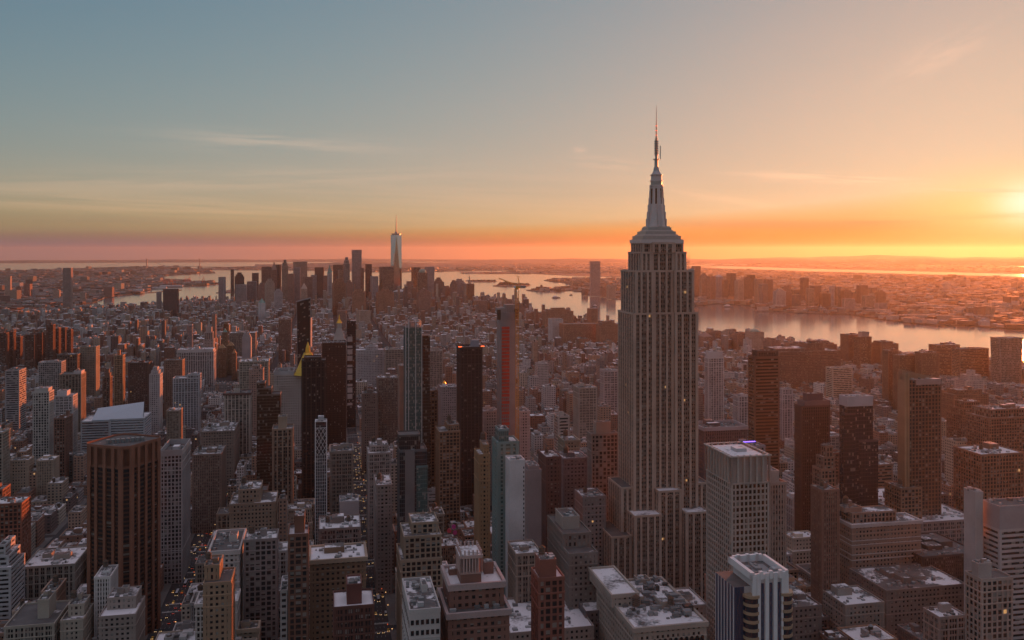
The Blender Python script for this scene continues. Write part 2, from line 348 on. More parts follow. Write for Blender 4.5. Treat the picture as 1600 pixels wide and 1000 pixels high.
class Bld:
    """one building: an Empty with wall, glazing, roof, parapet and rooftop parts"""
    def __init__(s, name, label, cat, loc, group=None):
        s.plain = 'skyscraper' in name or 'office_tower' in name
        s.root = thing(name, loc, label, cat, group); s.wl = MB(); s.gl = MB(); s.rfs = []; s.extra = []
    def block(s, pts, z0, z1, sty, col, glass='glass', roof='patch', par=1.2, cornice=0, parcol=None, pats=None):
        """pts counter-clockwise"""
        dep = STY[sty][4]
        n = len(pts)
        for i in range(n):
            facade(s.wl, pts[i], pts[(i+1) % n], z0, z1, pats[i] if pats else sty, col)
        if sty != 'solid' or pats:
            bay, fh = STY[sty][:2]
            if sty == 'band': bay = 3.2
            if len(STY[sty]) > 6: bay /= STY[sty][6]
            s.gl.prism(inset(pts, dep), z0, z1, glass, None, (bay, fh), col)
        if sty in ('punch', 'pier', 'grid', 'big', 'tall') and z1-z0 > 26 and s.wl.v and not getattr(s, 'plain', 0):
            lc = tuple(min(.7, c*1.25) for c in col)
            for zz in (z1-STY[sty][1]*2.0, z1-STY[sty][1]*rnd.choice((4, 5, 6)), z0+(z1-z0)*rnd.uniform(.15, .3)):
                o = inset(pts, -.28)
                for k in range(n):
                    a, c = o[k], o[(k+1) % n]; s.wl.poly([(*a, zz), (*c, zz), (*c, zz+.7), (*a, zz+.7)], 'masonry', None, lc); s.wl.poly([(*a, zz+.7), (*c, zz+.7), (*pts[(k+1) % n], zz+.7), (*pts[k], zz+.7)], 'masonry', None, lc)
        rf = MB(); s.rfs.append(rf); rf.poly([(p[0], p[1], z1) for p in pts], roof)
        if par:
            pp = MB(); s.extra.append(('parapet', pp, len(s.rfs)-1)); s.pp = pp
            o = inset(pts, -.15-cornice); i_ = inset(pts, .5); pc = parcol or col
            for k in range(n):
                a, b, c, d = o[k], o[(k+1) % n], i_[(k+1) % n], i_[k]; zb = z1-.8-cornice*.8; zt = z1+par
                s.pp.poly([(*a, zb), (*b, zb), (*b, zt), (*a, zt)], 'masonry', None, pc)
                s.pp.poly([(*a, zt), (*b, zt), (*c, zt), (*d, zt)], 'masonry', None, pc)
                s.pp.poly([(*d, zt), (*c, zt), (*c, z1), (*d, z1)], 'masonry', None, pc)
                s.pp.poly([(*b, zb), (*a, zb), (*pts[k], zb), (*pts[(k+1) % n], zb)], 'masonry', None, pc)
    def bulk(s, cx, cy, z, sx, sy, sz, col=(.3, .28, .27), roof='patch', mat='masonry', rot=GA, name='bulkhead'):
        b = MB(); b.col = col; b.box((cx, cy, z), (sx, sy, sz), mat, rot, col)
        b.box((cx, cy, z+sz), (sx-.8, sy-.8, .12), roof, rot)
        s.extra.append((name, b, max(0, len(s.rfs)-1)))
    def add(s, name, mb): s.extra.append((name, mb, len(s.rfs)-1) if name in ('roof_unit', 'roof_machinery', 'cooling_tower') and s.rfs else (name, mb))
    def done(s):
        if s.wl.ok(): s.wl.build('wall', s.root)
        if s.gl.ok(): s.gl.build('glazing', s.root)
        rf = [q.build('roof', s.root) for q in s.rfs]
        for e in s.extra:
            n, b = e[:2]
            if b.ok(): b.build(n, rf[e[2]] if len(e) > 2 and e[2] < len(rf) else s.root)
        return s.root
def rect_at(x, y, w_, d_):
    """plan rectangle from its near-left corner, w_ across (V), d_ deep (U); counter-clockwise"""
    return [(x, y), (x+V[0]*w_, y+V[1]*w_), (x+V[0]*w_+U[0]*d_, y+V[1]*w_+U[1]*d_), (x+U[0]*d_, y+U[1]*d_)]
def corner(x0, x1, Y):
    t0 = (x0-800)/F; t1 = (x1-800)/F; X = t0*Y
    return X, Y, (t1*Y-X)/(V[0]-t1*V[1])
FOOT = []      # (s0,s1,t0,t1) of built footprints
SEE = []       # (px0,px1,ybase,Y): what must stay in view, for the height of the blocks in front
LAND = []      # (px, py, phrase) landmarks for labels
def reg(pts, yb=None, pad=1.5):
    q = [to_st(*p) for p in pts]
    FOOT.append((min(a for a, b in q)-pad, max(a for a, b in q)+pad, min(b for a, b in q)-pad, max(b for a, b in q)+pad))
    if yb:
        xs = [800+F*p[0]/p[1] for p in pts]; SEE.append((min(xs), max(xs), yb, min(p[1] for p in pts)))
def sub(pts, a0, a1, b0, b1):
    """sub-rectangle of a plan rectangle in fractions across and deep"""
    o = pts[0]; vx = (pts[1][0]-o[0], pts[1][1]-o[1]); ux = (pts[3][0]-o[0], pts[3][1]-o[1])
    def q(a, b): return (o[0]+vx[0]*a+ux[0]*b, o[1]+vx[1]*a+ux[1]*b)
    return [q(a0, b0), q(a1, b0), q(a1, b1), q(a0, b1)]
def cen(pts): return (sum(p[0] for p in pts)/len(pts), sum(p[1] for p in pts)/len(pts))
TANKS = []
def T(name, label, x0, x1, yt, Y, dep, sty, col, yb, glass='glass', roof='patch', cat='building', group=None, up=(), bulk=1, par=1.2, cornice=0, tank=0, pats=None, parcol=None, tell=None, low=(), fin=True):
    """a building from the photo columns of its front, the row of its front roof edge, its depth Y and its size"""
    X, Yv, wd = corner(x0, x1, Y); h = hz(yt, Y); P = rect_at(X, Yv, wd, dep)
    c = cen(P); g = drop(*c) if Y > 3000 else 0
    b = Bld(name, label, cat, (c[0], c[1], g), group)
    b.h = h; b.P = P; b.c = c; b.w = wd; b.d = dep
    b.block(P, g, h, sty, col, glass, roof, par, cornice, parcol, pats)
    z = h
    for (a0, a1, b0, b1, dz, s2, c2) in up:
        q = sub(P, a0, a1, b0, b1); b.block(q, z, z+dz, s2 or sty, c2 or col, glass, roof, par*.8); z += dz
    base = sub(P, *up[-1][:4]) if up else P
    bw = math.hypot(base[1][0]-base[0][0], base[1][1]-base[0][1]); bd = math.hypot(base[3][0]-base[0][0], base[3][1]-base[0][1])
    for k in range(bulk):
        a = rnd.uniform(.3, .7); e = rnd.uniform(.35, .75); q = cen(sub(base, a-.01, a+.01, e-.01, e+.01))
        b.bulk(q[0], q[1], z, min(bw*.38, 14)*rnd.uniform(.5, 1), min(bd*.35, 14)*rnd.uniform(.5, 1), rnd.uniform(2.5, 5.5), shade(col, rnd.uniform(.7, 1.25)))
    for k in range(tank):
        q = cen(sub(base, .2+.5*k, .22+.5*k, .3, .34)); TANKS.append((q[0], q[1], z, 'on the roof of the '+(tell or label)))
    for k in range(6+int(bw*bd/75)):
        a = rnd.uniform(.08, .92); e = rnd.uniform(.08, .92); q = cen(sub(base, a-.01, a+.01, e-.01, e+.01))
        if k == 0 or Y < 1100:
            ac = MB(); b.add('roof_unit', ac)
        v = rnd.uniform(.12, .5); ac.box((q[0], q[1], z), (rnd.uniform(1, 3.5), rnd.uniform(1, 3), rnd.uniform(.7, 2)), 'masonry', GA, (v, v, v))
    reg(P, yb); LAND.append((800+F*c[0]/c[1], yt, c[1], tell or label))
    if fin: b.done()
    return b
# ------------------------------------------------------------------ the setting: water, land, hills
def grid_sheet(mb, zoff, mat, r0=0, r1=69500, a0=-50, a1=50, nr=60, na=60):
    rs = [r0+(r1-r0)*(i/nr)**2 for i in range(nr+1)]
    for i in range(nr):
        for j in range(na):
            q = []
            for (r, a) in ((rs[i], j), (rs[i+1], j), (rs[i+1], j+1), (rs[i], j+1)):
                th = R(a0+(a1-a0)*a/na); x, y = math.sin(th)*r, math.cos(th)*r; q.append((x, y, drop(x, y)+zoff))
            if rs[i] == 0: q = [q[0], q[1], q[2]]
            mb.poly(q[::-1], mat)
wt = MB(); grid_sheet(wt, -3, 'water'); struct('river_water', wt)
def flat_land(name, pts, zt=0.0, mat='land', kind=True):
    """plan outline (counter-clockwise or not) cut in long strips so it can follow the earth's curve"""
    area = sum(pts[i][0]*pts[(i+1) % len(pts)][1]-pts[(i+1) % len(pts)][0]*pts[i][1] for i in range(len(pts)))
    if area < 0: pts = pts[::-1]
    import bmesh
    bm = bmesh.new(); vs = [bm.verts.new((x, y, 0)) for x, y in pts]; f = bm.faces.new(vs)
    ymin = min(p[1] for p in pts); ymax = max(p[1] for p in pts); y = max(1500, ymin)
    while y < ymax:
        y *= 1.10
        if ymin < y < ymax: bmesh.ops.bisect_plane(bm, geom=bm.verts[:]+bm.edges[:]+bm.faces[:], plane_co=(0, y, 0), plane_no=(0, 1, 0))
    tv = {}
    for v in bm.verts: v.co.z = drop(v.co.x, v.co.y)+zt
    bd = [e for e in bm.edges if len(e.link_faces) == 1]
    r = bmesh.ops.extrude_edge_only(bm, edges=bd)
    for v in r['geom']:
        if isinstance(v, bmesh.types.BMVert): v.co.z -= 3.4+zt
    me = bpy.data.meshes.new(name); bm.to_mesh(me); bm.free(); me.materials.append(M[mat])
    o = bpy.data.objects.new(name, me); C.objects.link(o)
    if kind: o['kind'] = 'structure'
    return pts
MANH = [ll(*p) for p in ((40.7720,-73.9950),(40.7620,-74.0010),(40.7570,-74.0060),(40.7490,-74.0090),(40.7425,-74.0100),(40.7327,-74.0108),(40.7290,-74.0117),(40.7262,-74.0125),
  (40.7178,-74.0165),(40.7060,-74.0190),(40.7008,-74.0160),(40.7008,-74.0120),(40.7060,-74.0010),(40.7090,-73.9975),(40.7105,-73.9900),(40.7105,-73.9780),(40.7155,-73.9730),
  (40.7200,-73.9735),(40.7275,-73.9715),(40.7350,-73.9745),(40.7430,-73.9710),(40.7480,-73.9680),(40.7585,-73.9585))]
flat_land('city_ground', MANH, 0, 'asphalt')
BKLN = [ll(*p) for p in ((40.7400,-73.9600),(40.7130,-73.9690),(40.7050,-73.9750),(40.7045,-73.9900),(40.6990,-73.9985),(40.6915,-74.0025),(40.6850,-74.0120))]
BKLN += [pg(*p) for p in ((205,459),(232,452),(245,448),(300,447),(342,443.5),(330,440.5),(290,439.5),(262,438.5),(212,438),(225,434),(262,430.5),(290,428.5),(333,426.5),(318,421.5),(285,418.5),(235,417),(205,417.5))]
BKLN += [ll(*p) for p in ((40.6000,-74.0150),(40.5800,-74.0120),(40.5720,-73.99),(40.575,-73.93),(40.59,-73.85),(40.68,-73.80),(40.74,-73.90))]
flat_land('brooklyn_land', BKLN, 1)
STATEN = [ll(*p) for p in ((40.6440,-74.0720),(40.6270,-74.0710),(40.6150,-74.0640),(40.6060,-74.0540),(40.5850,-74.065),(40.54,-74.13),(40.50,-74.25),(40.55,-74.24),(40.60,-74.20),(40.6400,-74.18),(40.6420,-74.13))]
flat_land('staten_island_land', STATEN, 2)
flat_land('distant_shore', [pg(a, b) for a, b in ((-300,406.4),(0,406.2),(300,406.2),(640,407.3),(760,411),(1200,412.5))]+[(48000, 40000), (28000, 58000), (-38000, 56000)], 6)
# New Jersey: from the harbour head up the Hudson shore, with the back bay left as water
NJ = [pg(*p) for p in ((2400,612),(1700,528),(1600,514),(1545,511),(1510,508),(1465,508.5),(1435,505),(1390,500),(1362,496),(1330,491),(1290,489.5),(1250,488.5),(1215,486),(1183,486.5),(1178,484),(1200,483),(1180,480),(1160,476),(1120,474),(1088,478),
  (1050,472),(1000,469),(965,467),(950,462),(930,461),(912,459.5),(925,457.5),(912,455),(890,454),(860,455.5),(830,454.5),(822,453),(852,451),(880,449.5),(892,446.5),(889,443.5),(873,440.5),(850,437.8),(860,436.5),(905,435.4),(965,435.6),
  (1085,430),(1190,432),(1300,431),(1420,432.5),(1520,434.5),(1700,441),(2400,470))]
flat_land('jersey_city_land', NJ, 1)
flat_land('bayonne_land', [pg(*p) for p in ((720,427),(760,428),(830,427.4),(900,431),(965,432.6),(1085,433),(1300,436),(1500,441),(1700,448),(2400,476),(2400,450),(1700,435.8),(1600,432.6),(1480,429.4),(1360,426.4),(1280,424.4),(1130,419.5),(1060,416.8),(985,418),(900,416.5),(830,420.5),(815,423.5),(770,424.5),(720,425))], .3)
flat_land('newark_land', [pg(*p) for p in ((2400,444),(1700,430),(1600,427.6),(1480,424.6),(1360,421.8),(1290,420),(1130,415.4),(1060,413.8),(985,415.5),(900,414.2),(820,417.5),(760,418.8),(700,419.5),(700,411.5),(1200,411.2),(1700,413),(2400,420))], 1)
flat_land('harbor_island_land', [pg(*p) for p in ((727,438.6),(740,440.6),(768,440.5),(777,438.9),(760,437.4),(735,437.6))], 1.5)
flat_land('immigration_island_land', [pg(*p) for p in ((770,446.5),(790,448),(822,447.6),(829,445),(815,443),(790,442.6),(780,444.5))], 1.5)
flat_land('governors_island_land', [ll(*p) for p in ((40.6935,-74.0160),(40.6915,-74.0120),(40.6870,-74.0160),(40.6840,-74.0240),(40.6860,-74.0270),(40.6900,-74.0210))], 1.5)
# low hills along the horizon
hl = MB()
def ridge(a0, a1, dist, hgt, seed, n=120):
    rr = random.Random(seed); prev = None; ph = [rr.uniform(0, 6) for _ in range(4)]
    for i in range(n+1):
        f = i/n; th = R(a0+(a1-a0)*f); e = math.sin(math.pi*f)**.5
        z = hgt*e*(.75+.12*math.sin(9*f+ph[0])+.08*math.sin(23*f+ph[1])+.05*math.sin(61*f+ph[2]))
        q = []
        for k, (dd, zz) in enumerate(((0, 0), (1500, z*.7), (3500, z), (7000, 0))):
            x, y = math.sin(th)*(dist+dd), math.cos(th)*(dist+dd); q.append((x, y, drop(x, y)+zz+3))
        if prev:
            for k in range(3): hl.poly([prev[k], q[k], q[k+1], prev[k+1]], 'land')
        prev = q
ridge(-34, 2, 36000, 130, 1); ridge(-4, 20, 33000, 150, 2); ridge(9, 40, 28000, 210, 3); ridge(-16, -2, 19500, 105, 5)
ridge(12, 38, 40000, 300, 6); struct('distant_hills', hl)
# streets: pavements along the two avenues one looks down, centre lines, crossings
AV = [-2080, -1840, -1610, -1380, -1150, -880, -650, -440, -288, -133, 45, 200, 480, 745, 1020, 1295, 1570, 1845, 2060]
AW = {45: 12, -133: 15, 200: 15}
def street_t(n): return 682+(34-n)*80.5
pv = MB(); pt = MB()
STS = [street_t(n) for n in range(41, 14, -1)]
for i in range(len(AV)-1):
    a = AV[i]+AW.get(AV[i], 13); b = AV[i+1]-AW.get(AV[i+1], 13)
    for j in range(len(STS)-1):
        c = STS[j]+8; d = STS[j+1]-8
        pv.prism([st(a-4, c-3), st(b+4, c-3), st(b+4, d+3), st(a-4, d+3)], 0.0, .14, 'walk', 'walk', seed=0)
struct('pavement', pv)
for a in (45, -133):
    for t in range(520, 2250, 9):
        for o in (-3.4, 0, 3.4): pt.poly([(*st(a+o-.08, t), .006), (*st(a+o+.08, t), .006), (*st(a+o+.08, t+3.5), .006), (*st(a+o-.08, t+3.5), .006)], 'paint')
    for tt in STS:
        for o in range(-8, 9, 1):
            for sgn in (-1, 1): pt.poly([(*st(a+o-.28, tt+sgn*9), .006), (*st(a+o+.28, tt+sgn*9), .006), (*st(a+o+.28, tt+sgn*9+3), .006), (*st(a+o-.28, tt+sgn*9+3), .006)], 'paint')
struct('road_marking', pt)
pk = MB(); PARK = (62, 180, 1345, 1590)
pk.poly([(*st(62, 1345), .16), (*st(180, 1345), .16), (*st(180, 1590), .16), (*st(62, 1590), .16)], 'green'); struct('park_ground', pk)
FOOT.append(PARK)
# ------------------------------------------------------------------ the art deco skyscraper
LS = (.50, .38, .31)          # limestone
def empire():
    X, Y, _ = corner(990, 1091, 745)
    def q(a, b): return (X+V[0]*a+U[0]*b, Y+V[1]*a+U[1]*b)
    def rc(a0, a1, b0, b1): return [q(a0, b0), q(a1, b0), q(a1, b1), q(a0, b1)]
    b = Bld('art_deco_skyscraper', 'tallest tower, limestone art deco skyscraper with a stepped crown and long antenna mast', 'skyscraper', (*q(28, 20), 0))
    W = 57.5
    def tier(a0, a1, b0, b1, z0, z1, r0, r1, rd=2.2, roof='patch', par=.9):
        # body whose north face steps back in the middle third, as on the real shaft
        if r1 > r0:
            P = [q(a0, b0), q(r0, b0), q(r0, b0+rd), q(r1, b0+rd), q(r1, b0), q(a1, b0), q(a1, b1), q(r1, b1), q(r1, b1-rd), q(r0, b1-rd), q(r0, b1), q(a0, b1)]
        else: P = rc(a0, a1, b0, b1)
        b.block(P, z0, z1, 'esb', LS, 'eglass', roof, par)
    tier(0, W, 0, 41, 22, 266, 18.5, 36.5)
    tier(2.2, W-3, 1.5, 39.5, 266, 301.5, 18.5, 36.5)
    tier(8, W-9, 4, 37, 301.5, 317, 17.5, 38.5, 1.6)
    tier(10, W-11, 5.5, 35.5, 317, 325, 18, 38, -1.0)
    tier(-4.5, 19, -15, 5, 22, 102, 0, 0, roof='snow'); tier(40, 61, -15, 5, 22, 102, 0, 0, roof='snow')
    tier(19.0, 39.5, -8, 3, 22, 119, 0, 0, roof='snow')
    tier(-10, 1, 2, 38, 22, 121, 0, 0, roof='bare'); tier(-22.5, -5, -10, 34, 22, 84.5, 0, 0, roof='bare')
    tier(56, 68, 3, 38, 22, 121, 0, 0); tier(62, 80, -10, 34, 22, 84.5, 0, 0)
    tier(-32, 95, -18, 42, 0, 22.4, 0, 0, roof='patch')
    # arched heads over the bays of the middle bay and crown
    ar = MB(); ar.col = LS
    for (a0, bb, z, n, wd) in ((19.5, -8.25, 114, 3, 6.4), (19, 5.1, 318.2, 3, 6.2)):
        for k in range(n):
            cx = a0+wd*(k+.5)
            for i in range(8):
                t0, t1 = math.pi*i/8, math.pi*(i+1)/8; r = wd*.33
                p0 = q(cx+math.cos(t0)*r, bb); p1 = q(cx+math.cos(t1)*r, bb); o0 = q(cx+math.cos(t0)*(r+.6), bb); o1 = q(cx+math.cos(t1)*(r+.6), bb)
                ar.poly([(*p0, z+math.sin(t0)*r), (*o0, z+math.sin(t0)*(r+.6)), (*o1, z+math.sin(t1)*(r+.6)), (*p1, z+math.sin(t1)*r)], 'masonry')
    b.add('arch', ar)
    # steel window mullion strips stand in front of the glazing between the piers
    cx, cy = q(27.8, 20.5)
    dk = MB(); dk.col = (.5, .5, .5)
    for (z, hx, hy, h, m) in ((325.2, 37.5, 30.5, 3.0, 'pale'), (328.2, 34, 27, 3.2, 'steel'), (331.4, 30, 24, 1.2, 'pale'), (332.6, 27, 21.5, 2.6, 'steel'), (335.2, 23, 19, 1.0, 'pale'), (336.2, 20.5, 17, 2.4, 'steel'), (338.6, 18.2, 16, 1.0, 'pale')):
        dk.box((cx, cy, z), (hx, hy, h), m)
    b.add('observation_deck', dk)
    rl = MB()
    for sx in (-1, 1):
        for i in range(19):
            f = -1+i/9; p = (cx+V[0]*19.5*f+U[0]*15.8*sx, cy+V[1]*19.5*f+U[1]*15.8*sx); rl.bar((*p, 328.2), (*p, 331), .08, 'steel')
    b.add('deck_railing', rl)
    ms = MB()
    z0, z1 = 339.6, 376
    rings = [(339.6, 7.6), (350, 6.4), (362, 5.6), (374, 5.1)]
    for i in range(3): ms.cyl((cx, cy, rings[i][0]), rings[i][1], rings[i+1][1], rings[i+1][0]-rings[i][0], 'pale', 16, cap=False)
    b.add('mast', ms)
    wg = MB()            # the four stepped winged buttresses
    for k in range(4):
        a = GA+math.pi/4*0+k*math.pi/2+math.pi/4*1
    for k in range(4):
        a = GA+k*math.pi/2
        dx, dy = math.cos(a), math.sin(a)
        for (r, wd, zt) in ((8.9, 3.4, 346), (8.1, 3.4, 352), (7.3, 3.4, 358), (6.6, 3.2, 364), (6.0, 3.0, 370), (5.7, 2.8, 374.4)):
            wg.box((cx+dx*r*.5, cy+dy*r*.5, 339.6), (r, wd, zt-339.6), 'pale', a)
    b.add('buttress', wg)
    st_ = MB()          # recessed window strips of the mast
    for k in range(8):
        a = GA+(k+.5)*math.pi/4
        st_.box((cx+math.cos(a)*4.75, cy+math.sin(a)*4.75, 341), (1.9, 1.5, 31), 'lampstrip', a)
    b.add('mast_window', st_)
    cp = MB()
    cp.cyl((cx, cy, 374), 5.9, 5.9, 1.2, 'pale', 24); cp.cyl((cx, cy, 375.2), 4.9, 4.9, 3.0, 'steel', 24); cp.cyl((cx, cy, 378.2), 5.6, 5.6, .9, 'pale', 24)
    cp.cyl((cx, cy, 379.1), 4.7, 4.5, 4.2, 'pale', 24); cp.cyl((cx, cy, 383.3), 5.3, 5.3, .8, 'steel', 24)
    cp.cyl((cx, cy, 384.1), 4.3, 2.6, 3.2, 'steel', 24); cp.cyl((cx, cy, 387.3), 2.6, 2.2, 3, 'steel', 16)
    b.add('dome', cp)
    an = MB()
    for (z, r, h, r2) in ((390, 1.7, 7, 1.6), (397, 2.9, .6, 2.9), (397.6, 1.1, 3, 1.1), (400.6, 1.7, 1.0, 1.7), (401.6, .8, 13, .7), (414.6, 1.5, .6, 1.5), (415.2, .65, 13, .5), (428.2, .38, 15, .16)):
        an.cyl((cx, cy, z), r, r2, h, 'steel', 8)
    for z in range(402, 414, 2):                 # the ring of dipole panels
        for k in range(4):
            a = k*math.pi/2+GA; an.box((cx+math.cos(a)*1.3, cy+math.sin(a)*1.3, z), (.9, .9, 1.2), 'metal', a)
        an.cyl((cx, cy, z+1.4), 1.5, 1.5, .15, 'steel', 8)
    for z in range(416, 428, 2): an.cyl((cx, cy, z), .85, .85, .2, 'tailsteel' if z % 4 else 'steel', 6)
    an.bar((cx+2.3*V[0], cy+2.3*V[1], 397), (cx+3.6*V[0], cy+3.6*V[1], 398.5), .2, 'steel'); an.bar((cx+3.6*V[0], cy+3.6*V[1], 397.5), (cx+3.6*V[0], cy+3.6*V[1], 409), .42, 'steel', 6)
    b.add('antenna', an)
    rg = MB()
    for (a, bb) in ((-1.2+10, 3.5), (W-8.5, 3.5)):
        s_ = -1 if a < 20 else 1
        for k in range(3):
            p = q(a+s_*(0.6+1.1*k), bb+2); rg.bar((*p, 301.7), (*p, 313+k), .14, 'steel')
        p0 = q(a+s_*.6, bb+2); p1 = q(a+s_*2.8, bb+2)
        for z in range(303, 314, 3): rg.bar((*p0, z), (*p1, z), .1, 'steel')
    for k in range(6):
        p = q(W-7+k*.9, 3.4+.5*(k % 2)); rg.cyl((*p, 302), .6, .75, 1.4, 'pale', 8)
    b.add('roof_antenna', rg)
    b.done(); reg(rc(-32, 95, -18, 42), None)
    SEE.append((975, 1110, 915, 735)); SEE.append((930, 975, 905, 730)); LAND.append((1022, 330, 765, 'antenna-topped art deco skyscraper'))
STY['esb'] = (6.3, 3.75, 1.9, 1.7, .9, .34, 3)
M['pale'] = plain('pale aluminium', (.60, .56, .55), .5, .1, .25); M['lampstrip'] = M['bronze']; M['tailsteel'] = M['redlamp']
empire()
# ------------------------------------------------------------------ the twisted glass tower downtown
def one_wtc():
    cx, cy = 5290*math.tan(math.atan((619-800)/F)), 5290
    g = drop(cx, cy); rot = math.atan2(cy, cx)-math.pi/2+R(4)
    b = Bld('glass_skyscraper', 'tall tapering faceted glass skyscraper with a needle spire above the distant downtown towers', 'skyscraper', (cx, cy, g))
    def ring(r, z, off): return [(cx+r*math.cos(rot+off+k*math.pi/2), cy+r*math.sin(rot+off+k*math.pi/2), g+z) for k in range(4)]
    B = ring(44, 58, math.pi/4); Tt = ring(31.5, 417, 0); B0 = ring(44, 0, math.pi/4)
    m = MB(); m.col = (.3, .33, .36)
    for k in range(4):
        m.poly([B0[k], B0[(k+1) % 4], B[(k+1) % 4], B[k]], 'farglass', None, (.2, .2, .22))
        m.poly([B[k], B[(k+1) % 4], Tt[(k+1) % 4]], 'facet'); m.poly([B[k], Tt[(k+1) % 4], Tt[k]], 'facet')
    b.add('glass_shaft', m)
    c = MB(); c.poly(Tt, 'metal'); c.cyl((cx, cy, g+417), 24, 24, 6, 'steel', 24); c.cyl((cx, cy, g+423), 28, 28, 3, 'steel', 24); c.cyl((cx, cy, g+426), 10, 6, 12, 'metal', 12)
    b.add('crown_ring', c)
    s_ = MB(); s_.cyl((cx, cy, g+438), 3.4, 2.6, 50, 'steel', 8); s_.cyl((cx, cy, g+488), 2.2, .6, 53, 'steel', 8)
    for z in range(445, 530, 14): s_.cyl((cx, cy, g+z), 4.6*(1-(z-440)/130), 4.6*(1-(z-440)/130), 2, 'steel', 8)
    b.add('spire', s_); b.done(); SEE.append((608, 632, 430, 5290)); reg([(cx-30,cy-30),(cx+30,cy-30),(cx+30,cy+30),(cx-30,cy+30)])
    LAND.append((619, 360, 5290, 'tapering glass skyscraper'))
def m_facet():
    m, N, L, b = newmat('faceted pale glass'); b.inputs['Base Color'].default_value = (.40, .45, .52, 1); b.inputs['Metallic'].default_value = .9; b.inputs['Roughness'].default_value = .12
    M['facet'] = m
m_facet(); one_wtc()
# ------------------------------------------------------------------ brown octagonal tower in the left foreground
def park3():
    Y = 727; cx = (194-800)/F*(Y+22); cy = Y+22
    h = hz(697, 731)
    b = Bld('brick_office_tower', 'large rust-brown brick office tower with chamfered corners and vertical ribs at lower left', 'office tower', (cx, cy, 0))
    a0 = GA+R(45); r = 32
    P = []
    for k in range(4):
        a = a0+k*math.pi/2; s_ = .42
        c = (cx+math.cos(a)*r, cy+math.sin(a)*r)
        # saw-cut corner: two points either side
        pr = (cx+math.cos(a-math.pi/2)*r, cy+math.sin(a-math.pi/2)*r); nx_ = (cx+math.cos(a+math.pi/2)*r, cy+math.sin(a+math.pi/2)*r)
        P.append((c[0]+(pr[0]-c[0])*.12, c[1]+(pr[1]-c[1])*.12)); P.append((c[0]+(nx_[0]-c[0])*.12, c[1]+(nx_[1]-c[1])*.12))
    rot_ = R(-30)
    P = [(cx+(x-cx)*math.cos(rot_)-(y-cy)*math.sin(rot_), cy+(x-cx)*math.sin(rot_)+(y-cy)*math.cos(rot_)) for x, y in P]
    br = (.27, .12, .078); zc = h-17
    STY['rib'] = (9.5, 3.6, 2.6, 1.25, 1.3, .32)
    b.block(P, 0, zc, 'rib', br, 'dark', 'bare', 0)
    STY['ribtop'] = (9.5, 30, 3.2, 30, 1.6, .8)
    b.block(P, zc, h, 'ribtop', br, 'dark', 'bare', 1.5)
    # the well of the roof: lower deck with a row of cooling towers
    bk = MB()
    i_ = inset(P, 5)
    bk.prism(i_, h, h+.3, 'masonry', 'bare', col=br); b.add('roof_deck', bk)
    for k in range(8):
        f = k/7; x = cx-9+f*24; y = cy-10+f*11
        c = MB(); c.cyl((x, y, h+.3), 1.7, 1.7, 3, 'metal', 14); c.cyl((x, y, h+3.3), 1.3, 1.3, .4, 'steel', 12); b.add('cooling_tower', c)
    b.done(); reg(P, 900); LAND.append((194, 690, Y, 'rust-brown ribbed tower'))
park3()
# ------------------------------------------------------------------ named towers of the middle distance
BR = (.22, .115, .08); DK = (.075, .05, .045); TAN = (.33, .26, .21); GRY = (.30, .28, .28); WHT = (.55, .53, .53); CRM = (.42, .37, .31); RED = (.24, .09, .065)
STY['grid2'] = (2.9, 3.5, .95, 1.15, .45, .95); STY['lattice'] = (60, 60, .6, .6, .3, 1)
def rosehill():
    b = T('dark_art_deco_tower', 'black-brown slender tower directly in front of the gold pyramid roof', 471, 509, 565, 1030, 26, 'tall', (.06, .04, .035), 790, 'dark', 'bare', bulk=0, tell='black-brown slender tower', fin=False)
    P = b.P; z = b.h
    q = sub(P, .1, .82, .08, .9); b.block(q, z, z+3.5, 'tall', (.07, .045, .04), 'dark', 'bare')
    b.done()
rosehill()
def nylife():
    b = T('gothic_office_building', 'grey-white gothic office block with a gilded pyramid roof', 428, 501, 587, 1290, 50, 'punch', (.44, .39, .36), 690, roof='bare', bulk=0, par=1, tell='gold pyramid roof', cat='office building', fin=False,
          up=((0, .42, 0, .9, 5, 'solid', (.42, .42, .44)),))
    Y = 1305; cx = (481-800)/F*Y; cy = Y; g = MB(); zt = 187
    o = GA
    for (z0, r0, z1, r1) in ((b.h, 21, b.h+3, 20), (b.h+3, 19, zt-16, 6.0), (zt-16, 4.0, zt-9, 3.2), (zt-9, 3.2, zt, .05)):
        A = [(math.cos(o+math.pi/4+k*math.pi/2), math.sin(o+math.pi/4+k*math.pi/2)) for k in range(4)]
        A = [(math.cos(o+math.pi/8+k*math.pi/4), math.sin(o+math.pi/8+k*math.pi/4)) for k in range(8)]
        for k in range(8):
            p, q = A[k], A[(k+1) % 8]
            g.poly([(cx+p[0]*r0, cy+p[1]*r0, z0), (cx+q[0]*r0, cy+q[1]*r0, z0), (cx+q[0]*r1, cy+q[1]*r1, z1), (cx+p[0]*r1, cy+p[1]*r1, z1)], 'gold')
    b.add('pyramid_roof', g); b.done()
nylife()
T('brown_glass_slab', 'broad flat-topped brown slab just right of the gold pyramid roof', 503, 541, 537, 1370, 40, 'fine', (.085, .05, .04), 700, 'dark', 'bare', bulk=0, tell='broad brown slab')
